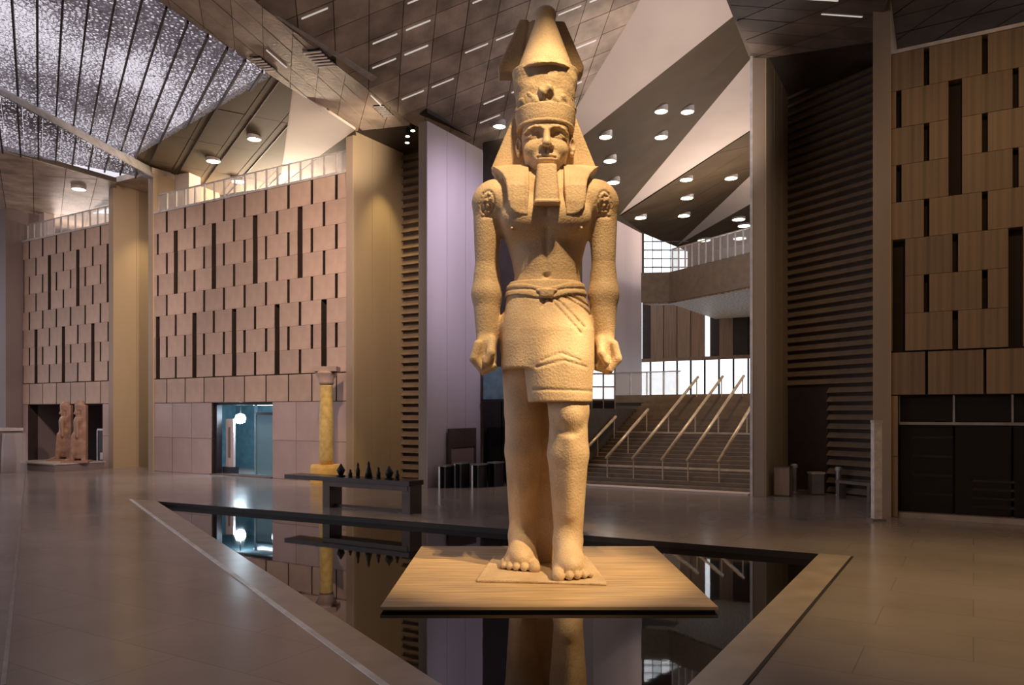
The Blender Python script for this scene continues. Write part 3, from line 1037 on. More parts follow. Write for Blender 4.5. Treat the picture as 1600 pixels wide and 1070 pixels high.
# teal screen between the fin wall and the statue
ts = empty('glazed_door')
tag(ts, 'dark glazed door with a teal panel left of the statue\'s legs', 'door')
frT = lambda a, d, z: FA(18.35 + a, 3.7 + d, z)
sub(ts, 'teal_panel', MB().box((0, 0, 3.6), (1.9, 0.1, 5.0), frT), M['teal_wall'])
sub(ts, 'leaf', MB().box((0, 0, 0.05), (0.92, 0.08, 3.5), frT), M['dark_glass'])
sub(ts, 'leaf', MB().box((0.98, 0, 0.05), (1.9, 0.08, 3.5), frT), M['dark_glass'])
sub(ts, 'frame', MB().box((-0.05, -0.03, 3.5), (1.95, 0.12, 3.6), frT), M['rib'])

# ------------------------------------------------------------------ doorway in the slotted facade
d1 = tag(MB().box((4.93, 0.25, ZL - 0.12), (9.2, 0.5, ZL), FA).build('door_1', M['rib']), 'wide doorway in the slotted facade, lit blue inside', kind='structure')
sub(d1, 'frame_post', MB().box((4.93, 0.2, 0), (5.1, 0.5, ZL - 0.12), FA), M['rib'])
sub(d1, 'frame_post', MB().box((6.95, 0.9, 0), (7.05, 1.0, ZL - 0.12), FA), M['teal_wall'])
sub(d1, 'glass_leaf', MB().box((7.05, 0.92, 0.05), (9.1, 0.97, 2.9), FA), M['teal_glass'])
sub(d1, 'transom', MB().box((7.05, 0.9, 2.9), (9.1, 1.0, 3.02), FA), M['rib'])
sub(d1, 'threshold', MB().box((4.93, -0.1, 0), (9.2, 0.6, 0.05), FA), M['counter_leg'])
lp = empty('wall_lamp', FA(5.95, 0.9, 2.72))
tag(lp, 'glowing cool white lamp inside the blue doorway', 'lamp')
MB().lathe([(0.05, -0.24), (0.20, -0.18), (0.26, 0.0), (0.20, 0.18), (0.05, 0.24)], 18).build('globe', M['cool_lamp'], lp, True)
MB().tube([(0, 0, 0.2), (0, 0, 0.78)], 0.03, 8).build('stem', M['rib'], lp)
point('doorway_light', FA(7.0, 2.2, 2.9), 90, (0.55, 0.80, 1.0), 0.2)
ll = empty('ceiling_light', FA(7.3, 1.5, 3.44))
ll.rotation_euler = (0, 0, ROTU)
tag(ll, 'bright rectangular ceiling light inside the blue doorway', 'lamp')
MB().box((-0.85, -0.3, -0.06), (0.85, 0.3, 0.05)).build('housing', M['trim'], ll)
MB().box((-0.8, -0.26, -0.075), (0.8, 0.26, -0.06)).build('diffuser', M['cool_soft'], ll)
cab = empty('info_stand', FA(5.42, 0.75, 0), ROTU)
tag(cab, 'narrow mauve panel standing at the left inside the blue doorway', 'stand')
MB().box((-0.28, -0.06, 0.35), (0.28, 0.06, 2.7)).build('board', M['pale'], cab)
MB().box((-0.3, -0.25, 0), (0.3, 0.25, 0.35)).build('foot', M['rib'], cab)
MB().box((-0.07, -0.09, 0.8), (0.07, -0.06, 2.3)).build('inset', M['mauve'], cab)

# shop front on the right
sf = tag(MB().box((34.95, 0.30, 2.66), (46, 0.42, 2.74), FA).build('window_2', M['steel']), 'dark glazed shop front under the right facade', kind='structure')
for k in range(8):
    a = 34.95 + k * 1.38
    sub(sf, 'pane', MB().box((a + 0.03, 0.36, 0.15), (a + 1.35, 0.38, 2.64), FA), M['shop_glass'])
    sub(sf, 'upper_pane', MB().box((a + 0.03, 0.36, 2.76), (a + 1.35, 0.38, 3.48), FA), M['shop_glass'])
    sub(sf, 'mullion', MB().box((a - 0.025, 0.30, 2.74), (a + 0.025, 0.40, 3.5), FA), M['steel'])
sub(sf, 'sill', MB().box((34.95, 0.1, 0), (46, 0.5, 0.15), FA), M['kerb'])
for j, (t, lab) in enumerate(((35.75, 'dark shelving unit behind the shop glass, nearest the brown pier'), (37.3, 'low dark display unit behind the shop glass at the right edge'))):
    sh = empty('shelf_unit', FA(t, 2.0, 0), ROTU)
    tag(sh, lab, 'shelf')
    hgt = (2.3, 1.0)[j]
    for s in (-0.55, 0.55):
        MB().box((s - 0.03, -0.2, 0), (s + 0.03, 0.2, hgt)).build('upright', M['rib'], sh)
    for k in range(4):
        MB().box((-0.52, -0.2, hgt * (k + 0.9) / 4), (0.52, 0.2, hgt * (k + 0.9) / 4 + 0.05)).build('shelf', M['steel'], sh)

# ------------------------------------------------------------------ portal lamps
for k, (t, d) in enumerate(((16.3, 1.0), (16.9, 0.6), (15.8, 1.6))):
    p = FA(t, d, 14.99)
    e = empty('portal_spotlight', p)
    tag(e, ('tiny spotlight in the narrow portal ceiling, middle of three', 'tiny spotlight in the narrow portal ceiling, nearest the pale fin', 'tiny spotlight in the narrow portal ceiling, deepest of three')[k], 'spotlight', 'spotlights of the narrow portal')
    MB().lathe([(0.05, 0), (0.11, -0.05), (0.11, -0.28), (0.09, -0.30)], 12).build('can', M['rib'], e)
    MB().lathe([(0.088, -0.29), (0.088, -0.315), (0.05, -0.33)], 12).build('lens', M['lamp'], e)
spot('portal_spot', FA(15.6, 1.5, 14.5), FA(14.2, 2.2, 6.0), 480, (1.0, 0.72, 0.30), 60, 0.8, 0.1)
spot('portal_spot', FA(-1.2, 1.5, 14.6), FA(-3.1, 1.8, 5.0), 420, (1.0, 0.74, 0.38), 70, 0.9, 0.1)

# ------------------------------------------------------------------ column with yellow base
def at_floor(px, D):
    return Vector(((px - 800) / F * D, D, 0))


cl = empty('stone_column', at_floor(510, 32.0))
tag(cl, 'golden lit stone column with a flat capital before the slotted facade', 'column')
MB().lathe([(0.27, 0.85), (0.30, 1.1), (0.29, 2.6), (0.255, 4.1), (0.27, 4.15)], 20).build('shaft', M['gold_stone'], cl, True)
MB().lathe([(0.27, 4.15), (0.33, 4.3), (0.30, 4.36), (0.44, 4.62), (0.47, 4.72)], 20).build('capital', M['facade'], cl, True)
MB().box((-0.50, -0.4, 4.72), (0.50, 0.4, 4.92)).build('abacus', M['facade'], cl)
bs_ = MB().lathe([(0.64, 0.0), (0.66, 0.10), (0.66, 0.72), (0.62, 0.85)], 24, sy=0.7)
bs_.build('pedestal', M['yellow_base'], cl)
spot('column_spot', at_floor(500, 27) + Vector((0, 0, 9.5)), at_floor(510, 32.0) + Vector((0, 0, 1.5)), 900, (1.0, 0.68, 0.22), 22, 0.7, 0.1)

# counter table along the far pool edge
ct = empty('counter_table', Vector((-4.95, 24.15, 0)), ROTU)
tag(ct, 'long dark counter table standing behind the pool', 'table')
MB().box((-2.75, -0.35, 0.84), (2.45, 0.35, 0.98)).build('table_top', M['counter'], ct)
MB().box((-1.05, -0.3, 0.68), (2.35, 0.3, 0.84)).build('apron', M['counter_leg'], ct)
for x in (-0.95, 2.28):
    MB().box((x - 0.15, -0.28, 0.0), (x + 0.15, 0.28, 0.84)).build('leg', M['counter_leg'], ct)
MB().box((-0.85, -0.04, 0.02), (2.2, 0.04, 0.10)).build('foot_rail', M['counter'], ct)
FIG = [(-0.58, 0.40, 1, 'small black diamond-shaped statuette on the counter, beside the column base'), (-0.18, 0.24, 0, 'shortest black statuette on the counter'),
       (0.14, 0.46, 0, 'slim black statuette on the counter, third from the column'), (0.58, 0.52, 2, 'tallest black conical statuette on the counter'),
       (0.98, 0.36, 0, 'small black statuette right of the tallest one on the counter'), (1.40, 0.40, 1, 'broad black statuette near the middle of the counter'),
       (1.72, 0.30, 0, 'last black statuette at the right end of the counter')]
for x, h, kind, lab in FIG:
    p = Vector((-4.95, 24.15, 0.98)) + U * x
    g = empty('statuette', p)
    tag(g, lab, 'statuette', 'black statuettes on the counter')
    w = (0.07, 0.14, 0.12)[kind]
    MB().lathe([(w * 1.0, 0), (w * 1.05, 0.03), (w * 0.8, 0.04)], 12).build('foot', M['black'], g)
    if kind == 2:
        MB().lathe([(w, 0.04), (w * 0.75, h * 0.4), (w * 0.35, h * 0.75), (w * 0.4, h * 0.85), (0.015, h)], 12).build('figure', M['black'], g, True)
    elif kind == 1:
        MB().lathe([(w * 0.5, 0.04), (w, h * 0.5), (w * 0.7, h * 0.68), (w * 0.45, h * 0.8), (0.02, h)], 12).build('figure', M['black'], g, True)
    else:
        MB().lathe([(w * 0.8, 0.04), (w, h * 0.45), (w * 0.5, h * 0.70), (w * 0.62, h * 0.85), (0.015, h)], 12).build('figure', M['black'], g, True)

# barrier gates right of the pale fin
GT = [(697, 30.9, 0.85, 'grey barrier gate before the pale fin wall, left one'), (721, 31.0, 0.95, 'grey barrier gate before the pale fin wall, middle one'),
      (748, 31.0, 0.9, 'grey barrier gate before the pale fin wall, right one'), (774, 31.4, 0.95, 'dark barrier gate beside the statue\'s shadowed leg')]
for k, (px, D, h, lab) in enumerate(GT):
    g = empty('barrier_gate', at_floor(px, D), ROTU)
    tag(g, lab, 'gate', 'barrier gates before the fin wall')
    MB().box((-0.16, -0.3, 0), (-0.08, 0.3, h)).build('post', M['steel'] if k < 3 else M['rib'], g)
    MB().box((0.12, -0.3, 0), (0.20, 0.3, h)).build('post', M['rib'], g)
    MB().box((-0.2, -0.32, h), (0.24, 0.32, h + 0.06)).build('cap', M['grey_box'], g)
    MB().box((-0.08, -0.03, 0.15), (0.12, 0.03, h - 0.12)).build('flap', M['dark_glass'], g)
kb = empty('kiosk_board', FA(18.32, 2.2, 0), ROTU + PI / 2)
tag(kb, 'reddish brown board frame leaning before the pale fin wall', 'board')
MB().box((-1.0, 0, 1.55), (1.0, 0.08, 2.35)).build('header', M['counter_leg'], kb)
MB().box((-1.0, 0, 0), (-0.85, 0.08, 1.55)).build('post', M['counter_leg'], kb)
MB().box((0.85, 0, 0), (1.0, 0.08, 1.55)).build('post', M['counter_leg'], kb)
MB().box((-0.85, 0.03, 0.1), (0.85, 0.06, 1.5)).build('infill', M['facade_low'], kb)

# white post and the things by the right portal
wp = empty('totem_post', at_floor(1370, 21.4))
tag(wp, 'tall slim worn white post standing on the floor before the right portal', 'post')
MB().box((-0.12, -0.10, 0.06), (0.10, 0.10, 2.72)).build('shaft', M['white_post'], wp)
MB().box((-0.20, -0.18, 0), (0.18, 0.18, 0.06)).build('foot', M['grey_box'], wp)
MB().box((-0.13, -0.11, 2.72), (0.11, 0.11, 2.80)).build('cap', M['trim'], wp)
for px, D, h, lab in ((1241, 28.8, 1.05, 'short pale bollard beside the brown box in the right portal'), (1310, 28.0, 1.0, 'short pale bollard right of the grey bin in the right portal')):
    b_ = empty('bollard', at_floor(px, D))
    tag(b_, lab, 'bollard', 'bollards in the right portal')
    MB().lathe([(0.14, 0), (0.14, 0.04), (0.10, 0.06), (0.10, h - 0.1)], 14).build('tube', M['steel'], b_)
    MB().lathe([(0.125, h - 0.1), (0.125, h), (0.09, h + 0.04)], 14).build('cap', M['trim'], b_)
bn = empty('litter_bin', at_floor(1275, 28.3))
tag(bn, 'grey litter bin with a pale lid between two bollards', 'bin')
MB().box((-0.22, -0.2, 0.03), (0.22, 0.2, 0.76)).build('body', M['grey_box'], bn)
MB().box((-0.25, -0.23, 0.76), (0.25, 0.23, 0.83)).build('lid', M['trim'], bn)
MB().box((-0.2, -0.18, 0), (0.2, 0.18, 0.03)).build('foot', M['black'], bn)
bx_ = empty('storage_box', at_floor(1221, 27.9), ROTU)
tag(bx_, 'brown wooden box at the foot of the tall pier', 'box')
MB().box((-0.2, -0.25, 0.04), (0.32, 0.25, 1.02)).build('body', M['brown_panel'], bx_)
MB().box((-0.22, -0.27, 1.02), (0.34, 0.27, 1.07)).build('lid', M['counter_leg'], bx_)
MB().box((-0.18, -0.23, 0), (0.30, 0.23, 0.04)).build('foot', M['black'], bx_)
bc = empty('bench', at_floor(1338, 26.4), math.atan2(LW1.y - LW0.y, LW1.x - LW0.x))
tag(bc, 'low dark bench against the louvred wall behind the white post', 'bench')
MB().box((-0.7, -0.2, 0.55), (0.7, 0.2, 0.65)).build('seat', M['counter_leg'], bc)
for x in (-0.6, 0.6):
    MB().box((x - 0.05, -0.18, 0), (x + 0.05, 0.18, 0.55)).build('leg', M['counter_leg'], bc)

# reception desk at the left edge
rd = empty('reception_desk', at_floor(10, 38.5), ROTU)
tag(rd, 'grey reception desk with curved glass end at the left edge', 'desk')
MB().box((-3.5, -0.5, 0), (0.3, 0.5, 2.1)).build('body', M['mauve'], rd)
MB().box((-3.6, -0.6, 2.1), (0.4, 0.6, 2.25)).build('top', M['trim'], rd)
MB().lathe([(0.55, 0), (0.55, 1.0), (0.50, 1.9), (0.52, 2.0)], 20, c=(0.75, 0, 0)).build('glass_end', M['glass'], rd, True)
for k in range(3):
    MB().box((-3.5, -0.53, 0.4 + 0.55 * k), (0.3, -0.5, 0.46 + 0.55 * k)).build('band', M['trim'], rd)

# ------------------------------------------------------------------ signed-distance sculpting
class Vox:
    def __init__(self, lo, hi, h):
        self.h = h
        self.ax = [np.arange(lo[i], hi[i] + h, h, dtype=np.float32) for i in range(3)]
        self.f = np.full([len(a) for a in self.ax], 1.0, np.float32)

    def blk(self, lo, hi):
        sl = []
        for i in range(3):
            a = int(np.searchsorted(self.ax[i], lo[i])); b = int(np.searchsorted(self.ax[i], hi[i]))
            sl.append(slice(max(0, a), max(0, b)))
        X = self.ax[0][sl[0]][:, None, None]; Y = self.ax[1][sl[1]][None, :, None]; Z = self.ax[2][sl[2]][None, None, :]
        return tuple(sl), X, Y, Z

    def add(self, fn, lo, hi, k=0.0):
        s, X, Y, Z = self.blk(lo, hi)
        d = fn(X, Y, Z)
        cur = self.f[s]
        if k > 0:
            h = np.clip(0.5 + 0.5 * (cur - d) / k, 0, 1)
            self.f[s] = cur * (1 - h) + d * h - k * h * (1 - h)
        else:
            self.f[s] = np.minimum(cur, d)

    def cut(self, fn, lo, hi, k=0.0):
        s, X, Y, Z = self.blk(lo, hi)
        d = -fn(X, Y, Z)
        cur = self.f[s]
        if k > 0:
            h = np.clip(0.5 - 0.5 * (cur - d) / k, 0, 1)
            self.f[s] = cur * (1 - h) + d * h + k * h * (1 - h)
        else:
            self.f[s] = np.maximum(cur, d)

    def mod(self, fn, lo, hi):
        s, X, Y, Z = self.blk(lo, hi)
        self.f[s] = self.f[s] + fn(X, Y, Z)

    def mesh(self, name, m, smooth_it=1):
        f = self.f
        f[0], f[-1] = 1, 1
        f[:, 0], f[:, -1] = 1, 1
        f[:, :, 0], f[:, :, -1] = 1, 1
        ins = f < 0
        nx, ny, nz = [n - 1 for n in f.shape]
        cnt = np.zeros((nx, ny, nz), np.int8)
        for dx in (0, 1):
            for dy in (0, 1):
                for dz in (0, 1):
                    cnt += ins[dx:nx + dx, dy:ny + dy, dz:nz + dz]
        act = (cnt > 0) & (cnt < 8)
        ci = np.argwhere(act)
        idx = np.full(act.shape, -1, np.int64)
        idx[act] = np.arange(len(ci))
        acc = np.zeros((len(ci), 3)); num = np.zeros(len(ci))
        off = [(0, 0, 0), (1, 0, 0), (0, 1, 0), (1, 1, 0), (0, 0, 1), (1, 0, 1), (0, 1, 1), (1, 1, 1)]
        val = {o: f[ci[:, 0] + o[0], ci[:, 1] + o[1], ci[:, 2] + o[2]].astype(np.float64) for o in off}
        for a in off:
            for ax in range(3):
                if a[ax] == 0:
                    b = tuple(a[i] + (1 if i == ax else 0) for i in range(3))
                    va, vb = val[a], val[b]
                    cr = (va < 0) != (vb < 0)
                    t = np.where(cr, va / np.where(cr, va - vb, 1), 0)
                    p = np.array(a, float)[None, :].repeat(len(ci), 0)
                    p[:, ax] += t
                    acc[cr] += p[cr]; num[cr] += 1
        v = ci + acc / num[:, None]
        org = np.array([a[0] for a in self.ax])
        v = v * self.h + org
        quads = []
        for ax in range(3):
            o1, o2 = [(1, 2), (2, 0), (0, 1)][ax]
            sa = [slice(1, -1)] * 3; sb = [slice(1, -1)] * 3
            sa[ax] = slice(0, -1); sb[ax] = slice(1, None)
            A, Bb = ins[tuple(sa)], ins[tuple(sb)]
            ch = np.argwhere(A != Bb)
            if not len(ch):
                continue
            flip = A[A != Bb]
            base = ch.copy()
            base[:, [o1, o2]] += 1
            def g(d1_, d2_):
                c = base.copy(); c[:, o1] -= d1_; c[:, o2] -= d2_
                return idx[c[:, 0], c[:, 1], c[:, 2]]
            qd = np.stack([g(1, 1), g(0, 1), g(0, 0), g(1, 0)], 1)
            qd[~flip] = qd[~flip][:, ::-1]
            quads.append(qd)
        q = np.concatenate(quads)
        for _ in range(smooth_it):
            s = np.zeros_like(v); n = np.zeros(len(v))
            for a, b in ((0, 1), (1, 2), (2, 3), (3, 0)):
                np.add.at(s, q[:, a], v[q[:, b]]); np.add.at(n, q[:, a], 1)
                np.add.at(s, q[:, b], v[q[:, a]]); np.add.at(n, q[:, b], 1)
            v = 0.5 * v + 0.5 * s / np.maximum(n, 1)[:, None]
        me = bpy.data.meshes.new(name)
        me.vertices.add(len(v)); me.vertices.foreach_set('co', v.astype(np.float32).ravel())
        me.loops.add(q.size); me.loops.foreach_set('vertex_index', q.astype(np.int32).ravel())
        me.polygons.add(len(q)); me.polygons.foreach_set('loop_start', np.arange(0, q.size, 4, dtype=np.int32))
        me.update(calc_edges=True)
        me.shade_smooth()
        me.materials.append(m)
        return me


def ell(c, r):
    m = min(r)
    def fn(X, Y, Z):
        k = np.sqrt(((X - c[0]) / r[0]) ** 2 + ((Y - c[1]) / r[1]) ** 2 + ((Z - c[2]) / r[2]) ** 2)
        return (k - 1) * m
    return fn, [c[i] - r[i] - 0.15 for i in range(3)], [c[i] + r[i] + 0.15 for i in range(3)]


def cone(a, b, ra, rb, sy=1.0):
    a_, b_ = np.array(a, np.float32), np.array(b, np.float32)
    d = b_ - a_
    dd = float(d @ d)
    def fn(X, Y, Z):
        t = np.clip(((X - a_[0]) * d[0] + (Y - a_[1]) * d[1] + (Z - a_[2]) * d[2]) / dd, 0, 1)
        r = ra + (rb - ra) * t
        return np.sqrt((X - a_[0] - d[0] * t) ** 2 + ((Y - a_[1] - d[1] * t) / sy) ** 2 + (Z - a_[2] - d[2] * t) ** 2) - r
    m = max(ra, rb) * max(1, sy) + 0.18
    return fn, [min(a[i], b[i]) - m for i in range(3)], [max(a[i], b[i]) + m for i in range(3)]


def rbox(c, h, r):
    def fn(X, Y, Z):
        qx, qy, qz = np.abs(X - c[0]) - (h[0] - r), np.abs(Y - c[1]) - (h[1] - r), np.abs(Z - c[2]) - (h[2] - r)
        return np.sqrt(np.maximum(qx, 0) ** 2 + np.maximum(qy, 0) ** 2 + np.maximum(qz, 0) ** 2) + np.minimum(np.maximum(np.maximum(qx, qy), qz), 0) - r
    return fn, [c[i] - h[i] - 0.15 for i in range(3)], [c[i] + h[i] + 0.15 for i in range(3)]


def stack(tab, pw=2.0):
    """column of super-elliptic sections; tab rows: z, half-width, half-depth, cx, cy"""
    tab = np.array(tab, np.float32)
    tab = tab[np.argsort(tab[:, 0])]
    def fn(X, Y, Z):
        z = Z.ravel()
        a, b, cx, cy = [np.interp(z, tab[:, 0], tab[:, i]).astype(np.float32)[None, None, :] for i in (1, 2, 3, 4)]
        k = (np.abs((X - cx) / a) ** pw + np.abs((Y - cy) / b) ** pw) ** (1 / pw)
        side = (k - 1) * np.minimum(a, b)
        return np.maximum(side, np.maximum(tab[0, 0] - Z, Z - tab[-1, 0]))
    m = 0.2
    return fn, [float((tab[:, 3] - tab[:, 1]).min()) - m, float((tab[:, 4] - tab[:, 2]).min()) - m, float(tab[0, 0]) - m], \
        [float((tab[:, 3] + tab[:, 1]).max()) + m, float((tab[:, 4] + tab[:, 2]).max()) + m, float(tab[-1, 0]) + m]


def poly2(pts):
    """2-D polygon distance in (x, z)"""
    pts = np.array(pts, np.float32)
    def fn(X, Z):
        d = np.full(np.broadcast_shapes(X.shape, Z.shape), 1e9, np.float32)
        s = np.ones(d.shape, np.float32)
        n = len(pts)
        for i in range(n):
            a, b = pts[i], pts[i - 1]
            ex, ez = b[0] - a[0], b[1] - a[1]
            wx, wz = X - a[0], Z - a[1]
            t = np.clip((wx * ex + wz * ez) / (ex * ex + ez * ez), 0, 1)
            d = np.minimum(d, (wx - ex * t) ** 2 + (wz - ez * t) ** 2)
            c1, c2, c3 = Z >= a[1], Z < b[1], ex * wz > ez * wx
            fl_ = (c1 & c2 & c3) | (~c1 & ~c2 & ~c3)
            s = np.where(fl_, -s, s)
        return s * np.sqrt(d)
    return fn


def groove(segs, depth, w, ymax):
    def fn(X, Y, Z):
        d = None
        for (x0, z0, x1, z1) in segs:
            ex, ez = x1 - x0, z1 - z0
            t = np.clip(((X - x0) * ex + (Z - z0) * ez) / (ex * ex + ez * ez + 1e-9), 0, 1)
            q = (X - x0 - ex * t) ** 2 + (Z - z0 - ez * t) ** 2
            d = q if d is None else np.minimum(d, q)
        return depth * np.exp(-d / (w * w)) * (Y < ymax)
    return fn


TORSO = [(7.75, .52, .40, 0, .05), (7.55, .85, .48, 0, .03), (7.30, .98, .54, 0, 0), (6.95, .97, .60, 0, -.02), (6.6, .88, .58, 0, -.02), (6.3, .77, .53, .02, 0), (6.0, .69, .50, .03, 0),
         (5.7, .645, .48, .04, 0), (5.45, .67, .49, .03, 0), (5.1, .76, .53, .02, -.02), (4.6, .84, .58, .03, -.05), (4.3, .84, .58, .03, -.08)]
KILT_UP = [(5.56, .72, .53, 0.0, 0), (5.2, .79, .57, .02, -.03), (4.8, .855, .62, .03, -.08), (4.4, .885, .68, .03, -.12), (3.86, .90, .72, .03, -.14)]
KILT_LO = [(5.1, .62, .52, .18, -.12), (4.6, .72, .66, .20, -.22), (4.0, .67, .70, .23, -.32), (3.22, .62, .68, .26, -.36)]


def statue_body():
    V = Vox((-1.75, -1.7, -0.02), (1.75, 1.3, 8.1), 0.0235)
    V.add(*stack(TORSO))
    for s in (-1, 1):
        V.add(*ell((s * .40, -.41, 6.75), (.45, .30, .36)), k=.14)       # chest
        V.add(*ell((s * .95, .02, 7.20), (.46, .42, .40)), k=.16)        # shoulder
        V.add(*cone((s * 1.14, .02, 7.10), (s * 1.15, .06, 5.95), .285, .235), k=.12)
        V.add(*cone((s * 1.15, .06, 5.72), (s * 1.15, .04, 5.35), .26, .29), k=.10)
        V.add(*cone((s * 1.15, .04, 5.35), (s * 1.145, -.04, 4.55), .285, .215), k=.10)
        # fist: palm, four curled fingers, thumb
        V.add(*rbox((s * 1.15, -.06, 4.20), (.19, .27, .30), .13), k=.10)
        for j in range(4):
            y = -.30 + j * .16
            o = 0.02 * (1.5 - abs(j - 1.0))
            V.add(*cone((s * 1.31, y, 4.34), (s * (1.365 + o), y - .02, 4.06), .085, .085), k=.03)
            V.add(*cone((s * (1.365 + o), y - .02, 4.06), (s * 1.22, y, 3.865 - o), .085, .078), k=.03)
            V.add(*cone((s * 1.22, y, 3.865 - o), (s * 1.02, y, 3.92), .075, .07), k=.03)
        V.add(*cone((s * 1.05, -.24, 4.42), (s * 1.06, -.40, 4.16), .085, .085), k=.04)
        V.add(*cone((s * 1.06, -.40, 4.16), (s * 1.15, -.41, 3.98), .08, .07), k=.03)
        V.add(*cone((s * 1.15, -.36, 4.04), (s * 1.15, .30, 4.04), .075, .075))
    V.add(*cone((0, .05, 7.5), (0, -.02, 8.1), .40, .36), k=.15)
    # collar bones and belly line
    V.mod(groove([(0, 6.75, 0, 7.1), (0, 5.75, 0, 6.5)], .03, .05, -.2), (-.3, -1, 5.6), (.3, 0, 7.2))
    V.cut(*ell((0, -.50, 5.63), (.07, .10, .06)), k=.05)
    for s in (-1, 1):
        V.add(*ell((s * .66, -.585, 6.50), (.035, .04, .035)), k=.02)
    # legs
    V.add(*cone((-.40, .05, 4.7), (-.42, .20, 3.05), .50, .385), k=.10)
    V.add(*cone((-.42, .20, 3.05), (-.42, .24, 2.25), .375, .375), k=.06)
    V.add(*cone((-.42, .24, 2.25), (-.44, .30, .55), .375, .255), k=.06)
    V.add(*ell((-.42, -.10, 2.98), (.20, .12, .24)), k=.10)
    V.add(*cone((.36, -.05, 4.7), (.42, -.55, 3.05), .52, .385), k=.10)
    V.add(*cone((.42, -.55, 3.05), (.41, -.52, 2.25), .35, .385), k=.08)
    V.add(*cone((.41, -.52, 2.25), (.42, -.45, .62), .385, .265), k=.08)
    V.add(*ell((.42, -.85, 2.98), (.215, .15, .25)), k=.07)                # kneecap
    V.add(*cone((.42, -.88, 2.5), (.42, -.74, 1.1), .05, .05), k=.16)      # shin
    V.mod(groove([(.22, 2.72, .30, 2.64), (.30, 2.64, .54, 2.64), (.54, 2.64, .62, 2.72)], .022, .05, -.4), (0, -1.4, 2.4), (.9, -.4, 3.0))
    # feet
    for (cx, ay, ty, s) in ((-.45, .30, -.42, -1), (.40, -.45, -1.18, 1)):
        V.add(*cone((cx, ay + .10, .22), (cx, ay, .50), .24, .26), k=.12)
        V.add(*ell((cx + s * .02, (ay + ty) / 2 + .02, .22), (.30, (ay - ty) / 2 + .12, .26)), k=.14)
        V.add(*cone((cx, ay - .1, .60), (cx + s * .02, ty + .25, .22), .22, .17), k=.16)
        V.add(*rbox((cx + s * .03, ty + .32, .11), (.33, .26, .11), .08), k=.08)
        toes = ((-.24, .118, .0), (-.045, .078, .0), (.105, .072, .04), (.235, .066, .09), (.35, .06, .15))
        for (dx, r, dy) in toes:
            x = cx + s * dx + s * .02
            V.add(*cone((x, ty + .22 + dy, .13), (x, ty - .12 + dy, .085), r * .85, r), k=.012)
    # stone left between the legs
    V.add(*rbox((-.02, .50, 1.9), (.42, .30, 1.95), .04), k=.03)
    # royal name rings carved on the shoulders
    for s in (-1, 1):
        cx, cz = s * 1.12, 7.06
        pts = [(cx + .13 * math.cos(a) , cz + .22 * math.sin(a)) for a in [2 * PI * i / 14 for i in range(14)]]
        segs = [(*pts[i], *pts[(i + 1) % 14]) for i in range(14)]
        segs += [(cx - .12, cz - .25, cx + .12, cz - .25), (cx, cz + .14, cx, cz + .04), (cx - .06, cz + .0, cx + .06, cz + .0), (cx - .05, cz - .08, cx - .05, cz - .02), (cx + .05, cz - .08, cx + .05, cz - .02), (cx - .06, cz - .12, cx + .06, cz - .12), (cx - .04, cz + .08, cx + .05, cz + .11)]
        V.mod(groove(segs, .035, .017, -.1), (cx - .3, -1, cz - .4), (cx + .3, 0, cz + .4))
    return V.mesh('body', M['stone'])


HEAD_DZ = -0.17


